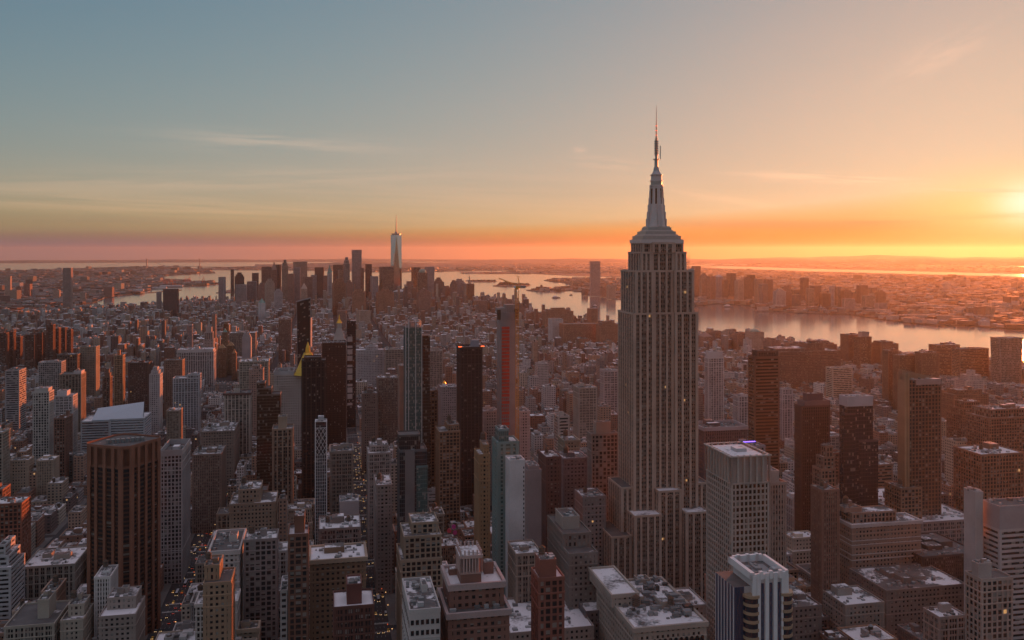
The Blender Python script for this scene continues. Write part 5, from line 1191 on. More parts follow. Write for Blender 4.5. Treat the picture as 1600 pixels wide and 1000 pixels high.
DT = [(342, 351, 433, 4700, 'g', 'pier', 'windowless slab, leftmost of the downtown cluster', None), (360, 365, 421, 5250, 'b', 'glass', 'needle tower beside the leftmost downtown slab', None),
 (367, 380, 426, 5300, 'd', 'fine', 'tower with a darker cap second from the left downtown', 'step'), (368, 385, 445, 4750, 'g', 'pier', 'broad slab low in front of the dark-capped tower downtown', None),
 (394, 403, 427, 5400, 'd', 'glass', 'block with a sunlit right side near the left end of downtown', None), (409, 424, 417, 5450, 'b', 'fine', 'flat-topped tower left of the domed spire downtown', None),
 (424, 432, 408, 5400, 'b', 'pier', 'tower with a green pointed roof in the downtown left group', 'point'), (430, 438, 414, 5500, 'd', 'fine', 'shaft tucked right of the pointed green roof downtown', None),
 (440, 450, 406, 5000, 't', 'pier', 'tall rippled tower with a sunlit edge in the downtown left group', 'step'), (459, 479, 409, 5600, 't', 'fine', 'broad flat bank tower, widest slab of downtown', None),
 (459, 469, 418, 5100, 'g', 'pier', 'shaft in front of the broad flat bank tower downtown', None), (474, 487, 433, 4800, 'b', 'fine', 'low dark-sided block right of the broad bank tower', None),
 (492, 506, 418, 5350, 'd', 'fine', 'squat black slab at the middle of downtown', None), (512, 518, 413, 4950, 'w', 'pier', 'gothic tower with a green pointed roof mid downtown', 'point'),
 (521, 537, 414, 5300, 'd', 'band', 'broad black slab right of the gothic pointed tower', None), (529, 537, 422, 5000, 't', 'pier', 'lit shaft overlapping the broad black slab', None),
 (538, 545, 402, 4950, 'g', 'glass', 'very slim tower left of the crowned tallest block downtown', 'step'), (550, 565, 390, 5150, 'g', 'pier', 'tall crowned tower, tallest left of the faceted glass skyscraper', 'crown'),
 (572, 580, 413, 5200, 'd', 'glass', 'slim tower right of the crowned tall tower', None), (564, 569, 419, 5050, 'b', 'pier', 'narrow shaft beside the crowned tall tower', None),
 (520, 539, 436, 4500, 'r', 'pier', 'stepped brick block below the broad black slab', 'step'), (551, 571, 452, 4200, 'r', 'punch', 'massive brick block in front of the crowned tall tower', 'step'),
 (589, 615, 452, 4250, 'r', 'punch', 'brick ziggurat in front of the faceted glass skyscraper', 'step'), (595, 614, 417, 5050, 't', 'glass', 'glass block just left of the faceted glass skyscraper', None),
 (615, 636, 452, 4650, 'w', 'glass', 'angular low glass block at the foot of the faceted skyscraper', 'slant'), (645, 656, 418, 5250, 'b', 'glass', 'glass tower right of the faceted skyscraper', None),
 (653, 668, 420, 5150, 't', 'glass', 'domed tower catching orange light right of the faceted skyscraper', 'dome'), (666, 678, 417, 5350, 'g', 'fine', 'slab behind the domed tower', None),
 (679, 693, 434, 4900, 'b', 'fine', 'round-shouldered block right of the domed tower', 'step'), (705, 714, 438, 4700, 'b', 'punch', 'block at the west end of downtown', 'step'),
 (709, 728, 436, 4850, 'g', 'pier', 'stepped slab near the west end of downtown', 'step'), (730, 741, 444, 4800, 'r', 'fine', 'block with a sunlit right side, rightmost of downtown', None),
 (403, 414, 442, 4800, 'b', 'punch', 'ziggurat block low in the downtown left group', 'step'), (386, 400, 440, 4900, 'g', 'glass', 'glassy low block in the downtown left group', None),
 (414, 428, 436, 4650, 't', 'punch', 'stepped tan pyramid block in the downtown left group', 'step'), (450, 459, 428, 5000, 'b', 'punch', 'short block between the rippled and the bank tower', None),
 (486, 494, 430, 5000, 'g', 'pier', 'short shaft left of the squat black slab', None), (506, 514, 431, 5100, 'b', 'punch', 'short block between the black slab and the gothic tower', None),
 (541, 551, 438, 4700, 'b', 'punch', 'mid-height block below the slim tower', 'step'), (580, 590, 432, 5000, 'g', 'fine', 'mid-height slab left of the brick ziggurat', None),
 (636, 645, 440, 4900, 'b', 'punch', 'short block right of the faceted skyscraper foot', None), (693, 705, 447, 4750, 'b', 'punch', 'low block in the gap near the west end', 'step'),
 (255, 277, 452, 4100, 'd', 'punch', 'broad dark brick block alone left of downtown', None), (243, 251, 457, 4150, 'g', 'fine', 'thin slab left of the broad dark brick block', None),
 (480, 486, 498, 2600, 'w', 'punch', 'narrow white shaft behind the slant-topped tower', None), (428, 441, 452, 4500, 'g', 'punch', 'civic block low in front of the rippled tower', 'step'),
 (405, 412, 466, 4000, 'w', 'solid', 'thin white spire block in front of downtown', 'point'), (470, 480, 442, 4700, 't', 'punch', 'stepped civic tower below the broad bank tower', 'point'),
 (559, 577, 486, 3500, 't', 'punch', 'boxy tan block before the downtown cluster', None), (527, 541, 486, 3400, 'b', 'punch', 'boxy brown block before the downtown cluster', None),
 (653, 672, 452, 4300, 'b', 'punch', 'low stepped block before the domed tower', 'step'), (747, 762, 470, 4300, 'b', 'punch', 'square riverside block right of downtown', None),
 (792, 800, 468, 3900, 'b', 'punch', 'short riverside block behind the red-netted tower', None), (800, 818, 474, 3800, 'b', 'punch', 'round-shouldered riverside block right of the netted tower', 'step')]
DT += [(7, 16, 432, 6200, 't', 'punch', 'tower of the far-left shore cluster, first from the left edge', None), (23, 32, 447, 6000, 'b', 'punch', 'dark block second in the far-left shore cluster', 'step'), (37, 47, 444, 6100, 'b', 'punch', 'block with a sunlit side third in the far-left shore cluster', None),
 (124, 133, 457, 5600, 't', 'punch', 'block with a sunlit side right of the tall far-left glass tower', None), (162, 176, 449, 6300, 'b', 'punch', 'low wide block by the far-left waterfront', None), (82, 92, 452, 5900, 't', 'punch', 'block just left of the tall far-left glass tower', 'step')]
for i, (x0, x1, yt, Y, k, sty, wh, top) in enumerate(DT): far('downtown_tower', x0, x1, yt, Y, 34+(i*7) % 18, k, sty, wh, 'towers of the downtown cluster', top, rot=((i*13) % 30)-10)
JC = [(923, 938, 408, 6420, 'g', 'fine', 'tall lone glass tower across the river left of the art deco skyscraper', 'crown'), (940, 948, 449, 6300, 'b', 'punch', 'squat block right of the lone riverside glass tower', 'step'),
 (950, 962, 446, 6000, 't', 'punch', 'low pale block left of the art deco skyscraper across the river', None), (912, 918, 452, 6500, 'b', 'punch', 'little block at the foot of the lone glass tower', None),
 (1083, 1095, 416, 6250, 'b', 'fine', 'tower across the river touching the art deco skyscraper', None), (1096, 1106, 427, 6100, 't', 'pier', 'slim tower second in the far bank row', 'step'), (1108, 1118, 432, 5900, 'b', 'punch', 'shorter block third in the far bank row', None),
 (1121, 1130, 429, 6000, 'g', 'fine', 'slab fourth in the far bank row', 'slant'), (1131, 1138, 437, 5800, 'b', 'pier', 'short shaft fifth in the far bank row', None), (1138, 1150, 427, 6100, 'b', 'pier', 'broad tower sixth in the far bank row', None),
 (1152, 1162, 438, 5700, 't', 'punch', 'low block seventh in the far bank row', None), (1162, 1176, 433, 5800, 'b', 'fine', 'dark-shouldered tower left of the far bank gap', 'step'), (1170, 1180, 430, 6000, 'd', 'fine', 'tower just left of the far bank gap', None),
 (1183, 1192, 436, 5350, 't', 'pier', 'tower first right of the far bank gap', None), (1191, 1200, 444, 5150, 'g', 'glass', 'glass block second right of the gap', None), (1196, 1208, 437, 5500, 'b', 'fine', 'slab behind the second block right of the gap', None),
 (1212, 1228, 452, 5080, 'w', 'pier', 'broad apartment block at the middle of the far shore', 'step'), (1228, 1237, 456, 5100, 'b', 'punch', 'low block right of the broad pale apartments', None), (1240, 1252, 461, 5050, 'b', 'punch', 'low long block at the water middle', None),
 (1254, 1264, 435, 5500, 'b', 'pier', 'thin tall tower of the far shore middle', None), (1264, 1272, 451, 5050, 't', 'pier', 'slim block beside the thin tall tower', None), (1271, 1283, 447, 5300, 'b', 'fine', 'plain block behind the slim ones', None),
 (1284, 1298, 459, 5000, 'd', 'punch', 'squat dark-sided block on the far shore', None), (1300, 1304, 447, 5100, 'w', 'pier', 'left thin twin of the pair on the far shore', None), (1306, 1314, 448, 5120, 't', 'pier', 'right twin of the thin pair on the far shore', None),
 (1318, 1331, 453, 5100, 'b', 'fine', 'block with a notched top right of the thin pair', 'step'), (1320, 1336, 467, 4900, 'g', 'band', 'low office slab at the water right of the thin pair', None), (1343, 1357, 446, 5250, 'b', 'fine', 'tallest tower right of the thin pair', None),
 (1352, 1368, 462, 4950, 't', 'band', 'low ribbon-windowed block near the right end', None), (1369, 1386, 454, 5100, 'b', 'pier', 'stepped broad block at the right end of the far shore row', 'step'), (1371, 1387, 474, 4850, 'g', 'band', 'low white-banded block, rightmost at the water', None),
 (1229, 1236, 446, 5600, 'b', 'punch', 'narrow block behind the broad pale apartments', None), (1336, 1344, 458, 5400, 'b', 'punch', 'narrow block behind the notched one', None), (1411, 1417, 481, 4700, 'r', 'solid', 'small lone tower near the ferry terminal', None)]
for i, (x0, x1, yt, Y, k, sty, wh, top) in enumerate(JC): far('riverside_tower', x0, x1, yt, Y, 26+(i*5) % 18, k, sty, wh, 'towers on the far river bank', top, rot=((i*17) % 26)-4)
# riverside blocks of the near bank between downtown and the skyscraper
NB = [(826, 850, 488, 3700, 'r', 'step'), (852, 896, 482, 3450, 'r', 'step'), (862, 880, 499, 3000, 'w', None), (923, 934, 483, 3500, 'r', None), (880, 935, 507, 2950, 'r', None), (938, 966, 503, 2900, 'r', 'step'),
 (1100, 1114, 520, 2800, 'b', 'point'), (1117, 1135, 518, 2850, 'b', 'step'), (1137, 1151, 516, 2800, 't', 'step'), (1152, 1172, 520, 2750, 'b', 'step'), (1176, 1194, 515, 2700, 't', 'dome'), (1205, 1220, 530, 2500, 'b', 'step'), (1245, 1262, 536, 2400, 'b', 'step'), (1278, 1308, 534, 2450, 'b', 'step')]
for i, (x0, x1, yt, Y, k, top) in enumerate(NB):
    far('riverfront_block', x0, x1, yt, Y, 50, k, 'punch', ('stepped brick block, first by the river right of the netted tower', 'big stepped brick block by the river, widest of them', 'cream hall with a curved roof before the river', 'square brick block alone at the water', 'long low brick block near the water', 'brick block touching the art deco skyscraper at left', 'church-roofed block right of the art deco skyscraper', 'stepped block second right of the art deco skyscraper by the river', 'tan stepped block third in the near bank row', 'wide stepped block fourth in the near bank row', 'tan domed block fifth in the near bank row', 'small stepped block of the near bank row', 'stepped block above the huge riverside building', 'wide stepped block behind the huge riverside building')[i], 'blocks along the near river bank', top)
# ------------------------------------------------------------------ the ordinary blocks
PAL = [(.22, .11, .08), (.26, .14, .10), (.30, .19, .14), (.34, .26, .20), (.40, .34, .28), (.30, .28, .27), (.46, .43, .41), (.17, .12, .11), (.24, .21, .20), (.36, .22, .15), (.50, .47, .46), (.12, .09, .085)]
PW = ['brick red', 'rust brown', 'brown', 'tan', 'cream', 'grey', 'off-white', 'dark brown', 'dull grey', 'orange brick', 'white', 'near-black']
def inside(p, poly):
    x, y = p; c = False; n = len(poly); j = n-1
    for i in range(n):
        a, b = poly[i], poly[j]
        if (a[1] > y) != (b[1] > y) and x < (b[0]-a[0])*(y-a[1])/(b[1]-a[1])+a[0]: c = not c
        j = i
    return c
for k in range(0, 60):                       # the two avenues that open towards the camera stay in view
    for s_ in (45, -133):
        x, y = st(s_, 760+k*22); px = 800+F*x/y; SEE.append((px-5, px+5, Y0+F*H/y, y))
def height(s, t, r):
    if t < 1450:
        m = 32 if -133 < s < 820 else 21
        if t < 620: m = 30
        if s < -330 and r.random() < .10: m = 75
    elif t < 2350: m = 27 if -130 < s < 640 else 18
    elif t < 3350: m = 19
    elif t < 4300: m = 24 if s > -200 else 18
    else: m = 48 if 0 < s < 1500 else 30
    h = m*math.exp(r.gauss(0, .36))
    if s < -300 and 2500 < t < 5200 and r.random() < .3: h = r.uniform(38, 62)
    if r.random() < .04: h *= 1.7
    return max(9, min(h, 150))
FOOTG = {}
for f in FOOT:
    for a in range(int(f[0]//100), int(f[1]//100)+1):
        for b_ in range(int(f[2]//100), int(f[3]//100)+1): FOOTG.setdefault((a, b_), []).append(f)
def clash(s0, s1, t0, t1):
    for a in range(int(s0//100), int(s1//100)+1):
        for b_ in range(int(t0//100), int(t1//100)+1):
            for f in FOOTG.get((a, b_), ()):
                if s0 < f[1] and s1 > f[0] and t0 < f[3] and t1 > f[2]: return True
    return False
SEEG = {}
for q in SEE:
    for k in range(int(q[0]//20), int(q[1]//20)+1): SEEG.setdefault(k, []).append(q)
LOTS = []
r = random.Random(11)
def lot(s0, s1, t0, t1, h):
    P = [st(s0, t0), st(s1, t0), st(s1, t1), st(s0, t1)]; c = cen(P)
    if c[1] < 300: return
    xs = [800+F*p[0]/max(p[1], 50) for p in P]
    if max(xs) < -350 or min(xs) > 2000: return
    if not inside(c, MANH): return
    if clash(s0, s1, t0, t1): 
        if s1-s0 > 12 or t1-t0 > 16:
            m = (s0+s1)/2; n = (t0+t1)/2
            if s1-s0 > t1-t0: lot(s0, m-.1, t0, t1, h); lot(m+.1, s1, t0, t1, h*.9)
            else: lot(s0, s1, t0, n-.1, h); lot(s0, s1, n+.1, t1, h*.9)
        return
    yn = min(p[1] for p in P); cap = 1e9
    for k in range(int(min(xs)//20), int(max(xs)//20)+1):
        for q in SEEG.get(k, ()):
            if q[0] < max(xs) and q[1] > min(xs) and q[3] > yn+5: cap = min(cap, H-(q[2]+1-Y0)*yn/F)
    cap = min(cap, H-(515-Y0)*yn/F if yn < 2600 else 1e9)          # nothing ordinary breaks the roofscape
    h = min(h, cap)
    if h < 8: h = max(6, min(8, cap)) if cap > 4 else 0
    if h <= 0: return
    if yn > 3000 and not (P[0][0] > -1200*yn/5000): h = min(h, 60)
    LOTS.append((P, h, c, s0, s1, t0, t1))
for i in range(len(AV)-1):
    a = AV[i]+AW.get(AV[i], 13)+2; b_ = AV[i+1]-AW.get(AV[i+1], 13)-2
    nst = [street_t(n) for n in range(40, -28, -1)]
    for j in range(len(nst)-1):
        c0 = nst[j]+10; c1 = nst[j+1]-10; mid = (c0+c1)/2
        for (t0, t1) in ((c0, mid-r.uniform(1, 4)), (mid+r.uniform(1, 4), c1)):
            s = a
            while s < b_-5:
                wd = r.uniform(8, 26) if t0 > 1500 else r.uniform(10, 32)
                if r.random() < .5: wd = wd*.6
                e = min(s+wd, b_)
                if b_-e < 7: e = b_
                cc = ((s+e)/2, (t0+t1)/2)
                if not (PARK[0]-3 < cc[0] < PARK[1]+3 and PARK[2]-6 < cc[1] < PARK[3]+6) and not (abs(cc[0]-120) < 60 and abs(cc[1]-2150) < 70) and not (abs(cc[0]-250) < 110 and abs(cc[1]-2900) < 80):
                    lot(s+.15, e-.15, t0+r.uniform(0, .6), t1-r.uniform(0, 5), height(s, t0, r))
                s = e
def score(L_):
    P, h, c = L_[:3]; d = min(p[1] for p in P); px = 800+F*c[0]/c[1]; py = Y0+F*(H-h)/d
    if py > 1004 or px < -10 or px > 1610: return 0
    return (L_[4]-L_[3])*F/d*((L_[6]-L_[5])*F*(H-h)/d/d+min(h*.6, 30)*F/d)
LOTS.sort(key=score, reverse=True)
def describe(L_, i, used):
    P, h, c, s0, s1, t0, t1 = L_[:7]; px = 800+F*c[0]/c[1]; py = Y0+F*(H-h)/c[1]
    hs = 'low' if h < 22 else 'mid-height' if h < 45 else 'tall'
    wd = 'narrow' if s1-s0 < 13 else 'wide' if s1-s0 > 26 else ''
    best = sorted(LAND, key=lambda l: abs(l[0]-px)+.6*abs(l[1]-py)+abs(l[2]-c[1])*.05)
    for l in best[:14]:
        dx = px-l[0]; dy = c[1]-l[2]
        rel = ('left of' if dx < 0 else 'right of') if abs(dx) > 26 else ('in front of' if dy < 0 else 'behind')
        lab = f"{hs} {wd+' ' if wd else ''}{L_[7]} building with {L_[8]} roof {rel} the {l[3]}"
        lab = ' '.join(lab.split()[:16])
        if lab not in used: used.add(lab); return lab
    for o in ('second', 'third', 'fourth', 'fifth', 'sixth', 'seventh', 'eighth'):
        l = best[0]; lab = f"{o} {hs} {L_[7]} building with {L_[8]} roof near the {l[3]}"; lab = ' '.join(lab.split()[:16])
        if lab not in used: used.add(lab); return lab
    return lab
LAND = [(a, b_, c, d if len(d.split()) < 7 else ' '.join(d.split()[:6])) for a, b_, c, d in LAND if len(d.split()) < 7]
used = set(); city = MB(); NAMED = 290
for i, L_ in enumerate(LOTS):
    P, h, c, s0, s1, t0, t1 = L_[:7]; k = r.choices(range(12), (6, 8, 9, 9, 8, 7, 6, 7, 7, 4, 4, 4))[0]; col = shade(PAL[k], r.uniform(.95, 1.45))
    rf = r.choices(('snow', 'patch', 'bare'), (5, 5, 4))[0]; g = drop(*c)
    if i < NAMED and score(L_) > 0:
        L2 = L_+(PW[k], {'snow': 'a snowy', 'patch': 'a half-snowy', 'bare': 'a dark'}[rf])
        b = Bld('masonry_building', describe(L2, i, used), 'building', (c[0], c[1], g), 'ordinary masonry blocks of midtown')
        sty = r.choices(('punch', 'grid', 'pier', 'big', 'band', 'fine', 'tall'), (10, 5, 3, 3, 1.5, 2, 2))[0]
        if r.random() < .35 and h > 30 and s1-s0 > 14:
            hb = h*r.uniform(.72, .88); b.block(P, g, hb, sty, col, roof=rf); Q = sub(P, .12*r.random(), 1-.2*r.random(), .2, .95); b.block(Q, hb, h, sty, col, roof=rf)
        else: Q = P; b.block(P, g, h, sty, col, roof=rf, cornice=r.choice((0, 0, .5, .8)))
        w_ = math.hypot(Q[1][0]-Q[0][0], Q[1][1]-Q[0][1]); d_ = math.hypot(Q[3][0]-Q[0][0], Q[3][1]-Q[0][1])
        q = cen(sub(Q, *([r.uniform(.3, .7)]*2), *([r.uniform(.4, .75)]*2))); b.bulk(q[0], q[1], h, min(w_*.4, 8), min(d_*.4, 7), r.uniform(2.5, 4.5), shade(col, r.uniform(.7, 1.3)), rf)
        ac = MB()
        for _ in range(int(4+w_*d_/45)):
            if c[1] < 900: b.add('roof_unit', ac); ac = MB()
            q = cen(sub(Q, *([r.uniform(.08, .92)]*2), *([r.uniform(.08, .92)]*2))); v = r.uniform(.1, .5); ac.box((q[0], q[1], h), (r.uniform(.8, 3), r.uniform(.8, 2.6), r.uniform(.6, 1.8)), 'masonry', GA, (v, v, v))
        b.add('roof_unit', ac); b.done()
        if h > 24 and r.random() < .45: q = cen(sub(Q, *([r.uniform(.2, .8)]*2), *([r.uniform(.2, .8)]*2))); TANKS.append((q[0], q[1], h, 'on a '+PW[k]+' building '+used.__class__.__name__*0))
    else:
        sz = 3.0+(i % 5)*.35; city.prism(P, g-2, g+h, 'facade', rf, (sz, 3.5), col)
        if c[1] < 3200 or i % 3 == 0:
            w_ = s1-s0; d_ = t1-t0
            if c[1] < 2400:                       # parapet rim
                o, i_ = P, inset(P, .5)
                for e in range(4): city.poly([(*o[e], g+h), (*o[(e+1) % 4], g+h), (*o[(e+1) % 4], g+h+1.1), (*o[e], g+h+1.1)], 'masonry', None, col); city.poly([(*i_[(e+1) % 4], g+h), (*i_[e], g+h), (*i_[e], g+h+1.1), (*i_[(e+1) % 4], g+h+1.1)], 'masonry', None, col); city.poly([(*o[e], g+h+1.1), (*o[(e+1) % 4], g+h+1.1), (*i_[(e+1) % 4], g+h+1.1), (*i_[e], g+h+1.1)], 'masonry', None, col)
            for _ in range(r.choice((1, 2, 2, 3)) if c[1] > 2200 else r.choice((3, 4, 5, 6))):
                q = cen(sub(P, *([r.uniform(.25, .75)]*2), *([r.uniform(.3, .8)]*2))); v = r.uniform(.12, .5)
                city.box((q[0], q[1], g+h), (r.uniform(1.6, min(8, w_*.5)), r.uniform(1.6, min(8, d_*.4)), r.uniform(1.0, 4.5)), 'masonry', GA, (v, v*.95, v*.93))
            if c[1] < 2600 and r.random() < .3:
                q = cen(sub(P, *([r.uniform(.2, .8)]*2), *([r.uniform(.2, .8)]*2)))
                city.cyl((q[0], q[1], g+h+2), 1.8, 1.8, 3.4, 'tank', 8); city.cyl((q[0], q[1], g+h+5.4), 2.0, .1, 1.4, 'metal', 8); city.box((q[0], q[1], g+h), (2.4, 2.4, 2), 'tank')
o = city.build('distant_city_blocks'); o['kind'] = 'stuff'; o['label'] = 'dense mass of low and mid-height city blocks filling the distance'
print('lots', len(LOTS), 'faces', len(city.f))
# far shores: thousands of low houses that read as one mass
fb = MB()
def scatter(poly, n, hlo, hhi, seed, ymax=20000, spark=.03):
    rr = random.Random(seed); k = 0; tries = 0
    ymin = min(p[1] for p in poly)
    while k < n and tries < n*12:
        tries += 1
        Y = ymin+(min(ymax, max(p[1] for p in poly))-ymin)*rr.random()**1.4; X = rr.uniform(-.66, .9)*Y
        if not inside((X, Y), poly): continue
        k += 1; g = drop(X, Y)+1; h = rr.uniform(hlo, hhi)*(3 if rr.random() < .02 else 1); c = rr.choice(PAL); a = R(rr.choice((30, 30, 35, -12)))
        wd = rr.uniform(18, 60)*(1+Y/14000); dd = rr.uniform(14, 40)*(1+Y/14000)
        fb.box((X, Y, g), (wd, dd, h), 'facade', a, c); 
        z = g+h+.1; ca, sa = math.cos(a), math.sin(a)
        P = [(X+ca*p-sa*q, Y+sa*p+ca*q, z) for p, q in ((-wd/2, -dd/2), (wd/2, -dd/2), (wd/2, dd/2), (-wd/2, dd/2))]; fb.poly(P, rr.choice(('bare', 'bare', 'bare', 'patch')))
scatter(BKLN, 5200, 8, 22, 1); scatter(NJ, 4600, 7, 20, 2, 12000); scatter(STATEN, 500, 7, 14, 3)
BAY = [pg(*p) for p in ((720, 427), (1085, 430), (1300, 431), (1700, 441), (1700, 436.2), (1280, 424.9), (1060, 417.2), (815, 423.5))]
scatter(BAY, 900, 4, 8, 4)
NWK = [pg(*p) for p in ((1700, 429), (1290, 419.2), (1060, 413.4), (700, 419), (700, 412), (1700, 413.5))]
scatter(NWK, 900, 4, 9, 5, 30000)
o = fb.build('far_shore_houses'); o['kind'] = 'stuff'; o['label'] = 'far-off low houses and sheds on the shores beyond the harbour'
# ------------------------------------------------------------------ rooftop water tanks
def tank_mb():
    m = MB()
    for sx in (-1, 1):
        for sy in (-1, 1): m.bar((sx*1.3, sy*1.3, 0), (sx*1.2, sy*1.2, 3), .14, 'metal')
    for s_ in (-1, 1): m.bar((-1.3, s_*1.3, .4), (1.3, s_*1.3, 2.6), .07, 'metal'); m.bar((s_*1.3, -1.3, .4), (s_*1.3, 1.3, 2.6), .07, 'metal')
    m.box((0, 0, 2.9), (3.6, 3.6, .25), 'metal', 0)
    m.cyl((0, 0, 3.15), 1.85, 1.75, 3.7, 'tank', 14)
    for z in (3.5, 4.4, 5.3, 6.2): m.cyl((0, 0, z), 1.9, 1.9, .1, 'metal', 14)
    m.cyl((0, 0, 6.85), 2.05, .12, 1.5, 'tank', 14)
    return m
t0 = None; seen = {}
for (x, y, z, wh) in TANKS[:150]:
    if t0 is None: t0 = tank_mb().build('water_tank'); o = t0
    else: o = t0.copy(); C.objects.link(o)
    o.location = (x, y, z); s_ = rnd.uniform(.9, 1.35); o.scale = (s_, s_, s_); o.rotation_euler.z = rnd.uniform(0, 3)
    if wh.startswith('on a '):
        px = 800+F*x/y; py = Y0+F*(H-z)/y
        l = sorted(LAND, key=lambda l: abs(l[0]-px)+.6*abs(l[1]-py))[0]
        wh = wh.strip()+(' left of the ' if px < l[0] else ' right of the ')+l[3]
    lab = ' '.join(('cone-topped cedar water tank '+wh).split()[:16]); n = seen.get(lab, 0); seen[lab] = n+1
    if n: lab = ' '.join(((('second', 'third', 'fourth', 'fifth', 'sixth', 'seventh')[min(n-1, 5)])+' '+lab).split()[:16])
    tag(o, lab, 'water tank', 'water tanks on rooftops')
# ------------------------------------------------------------------ traffic
def car_mb(kind, col):
    m = MB(); m.col = col
    L_, W, h0, h1 = {'car': (4.6, 1.85, .85, 1.45), 'van': (5.6, 2.1, 1.1, 2.4), 'bus': (12, 2.6, 1.0, 3.1)}[kind]
    m.poly([(-W/2, -L_/2, .3), (W/2, -L_/2, .3), (W/2, -L_/2, h0), (-W/2, -L_/2, h0)], 'paintwork')
    m.box((0, 0, .3), (W, L_, h0-.3), 'paintwork', 0)
    a = (.62 if kind == 'car' else .96)*L_/2; off = -.02*L_
    lo = [(-W/2+.05, -a+off), (W/2-.05, -a+off), (W/2-.05, a+off), (-W/2+.05, a+off)]; k = .78 if kind == 'car' else .97
    hi = [(x*.86, (y-off)*k+off) for x, y in lo]
    for i in range(4): m.poly([(*lo[i], h0), (*lo[(i+1) % 4], h0), (*hi[(i+1) % 4], h1), (*hi[i], h1)], 'dark')
    m.poly([(*p, h1) for p in hi], 'paintwork')
    for sx in (-1, 1):
        for sy in (-1, 1): m.bar((sx*(W/2-.12), sy*L_*.31, .33), (sx*(W/2+.02), sy*L_*.31, .33), .33, 'bark', 10)
        m.box((sx*(W/2-.3), -L_/2-.03, .55), (.42, .08, .26), 'head', 0); m.box((sx*(W/2-.25), L_/2+.03, .6), (.4, .08, .24), 'tail', 0)
    return m
CK = [('car', (.03, .03, .035), 'dark car'), ('car', (.75, .42, .03), 'yellow taxi'), ('car', (.5, .5, .52), 'white car'), ('van', (.55, .55, .55), 'white van'), ('bus', (.45, .47, .5), 'pale bus'), ('car', (.16, .16, .17), 'grey car')]
PR = {}; rr = random.Random(5); nc = 0
for (s_, t0_, t1_, wh) in ((45, 700, 1500, 'centre avenue beside the park'), (-133, 760, 1500, 'left avenue past the white ornate stone block')):
    for lane in (-6.4, -2.0, 2.0, 6.4):
        t = t0_+rr.uniform(0, 20)
        while t < t1_:
            i = rr.choices(range(6), (6, 5, 3, 2, .6, 4))[0]; kind, col, nm = CK[i]; toward = (s_ == 45) or lane < 0
            if i not in PR: PR[i] = car_mb(kind, col).build({'car': 'car', 'van': 'van', 'bus': 'bus'}[kind] if i != 1 else 'taxi'); o = PR[i]
            else: o = PR[i].copy(); C.objects.link(o)
            x, y = st(s_+lane, t); o.location = (x, y, .01); o.rotation_euler.z = GA+(0 if toward else math.pi)
            tag(o, nm+(' with its headlights on ' if toward else ' with red tail lights ')+'on the '+wh, nm.split()[-1], 'vehicles on the two avenues')
            t += rr.uniform(10, 48); nc += 1
# traffic signals and street lamps on the avenues
def signal():
    m = MB(); m.bar((0, 0, 0), (0, 0, 7), .13, 'metal', 6, .08); m.bar((0, 0, 6.2), (-5, 0, 7.0), .08, 'metal', 5)
    m.box((-5, 0, 6.2), (.5, .5, 1.3), 'yellow', 0); m.box((-5, -.28, 7.05), (.34, .1, .34), 'redlamp', 0); return m
def lamp():
    m = MB(); m.bar((0, 0, 0), (0, 0, 9), .12, 'metal', 6, .07); m.bar((0, 0, 9), (-2.2, 0, 9.6), .06, 'metal', 5); m.box((-2.4, 0, 9.4), (.9, .35, .2), 'lampglow', 0); return m
sg = lp = None
for s_, w_, nm in ((45, 10.5, 'centre'), (-133, 13, 'left')):
    for n in range(34, 23, -1):
        t = street_t(n); x, y = st(s_+w_, t-10)
        if sg is None: sg = signal().build('traffic_signal'); o = sg
        else: o = sg.copy(); C.objects.link(o)
        o.location = (x, y, .14); o.rotation_euler.z = GA; tag(o, f'red traffic signal arm over the {nm} avenue crossing', 'traffic signal', f'traffic signals of the {nm} avenue')
        for dt in (25, 55):
            x, y = st(s_+w_, t+dt)
            if lp is None: lp = lamp().build('street_lamp'); o = lp
            else: o = lp.copy(); C.objects.link(o)
            o.location = (x, y, .14); o.rotation_euler.z = GA; tag(o, f'lit street lamp on a bent grey pole along the {nm} avenue', 'street lamp', f'street lamps of the {nm} avenue')
# ------------------------------------------------------------------ bare winter trees of the squares
def tree_parts(seed):
    rr = random.Random(seed); tr = MB(); cr = MB()
    tr.bar((0, 0, 0), (0, 0, 4.5), .32, 'bark', 6, .22)
    def grow(p, d, ln, rad, lv):
        e = p+d*ln; (tr if lv < 2 else cr).bar(p, e, rad, 'bark' if lv < 2 else 'twig', 4 if lv < 2 else 3, rad*.55)
        if lv == 4: return
        for _ in range(4 if lv < 2 else 3):
            nd = (d+Vector((rr.uniform(-1, 1), rr.uniform(-1, 1), rr.uniform(-.25, .7)))*.75).normalized(); grow(p+d*ln*rr.uniform(.55, 1), nd, ln*rr.uniform(.6, .8), max(.035, rad*.55), lv+1)
    grow(Vector((0, 0, 4)), Vector((0, 0, 1)), 4, .24, 0)
    for _ in range(160):
        a = rr.uniform(0, 6.28); q = rr.random()**.5*5.2; z = rr.uniform(6, 14.5); v = Vector((math.cos(a)*q*(1-(z-9)**2/60), math.sin(a)*q*(1-(z-9)**2/60), z)); d = Vector((rr.uniform(-1, 1), rr.uniform(-1, 1), rr.uniform(0, 1)))*1.2
        cr.bar(v, v+d, .04, 'twig', 3, .02)
    return tr, cr
trees = []
for sd_ in range(3):
    tr, cr = tree_parts(sd_); root = thing('bare_tree', (0, 0, 0), 'x', 'tree'); tr.build('trunk', root); cr.build('crown', root); trees.append(root)
rr = random.Random(9); k = 0
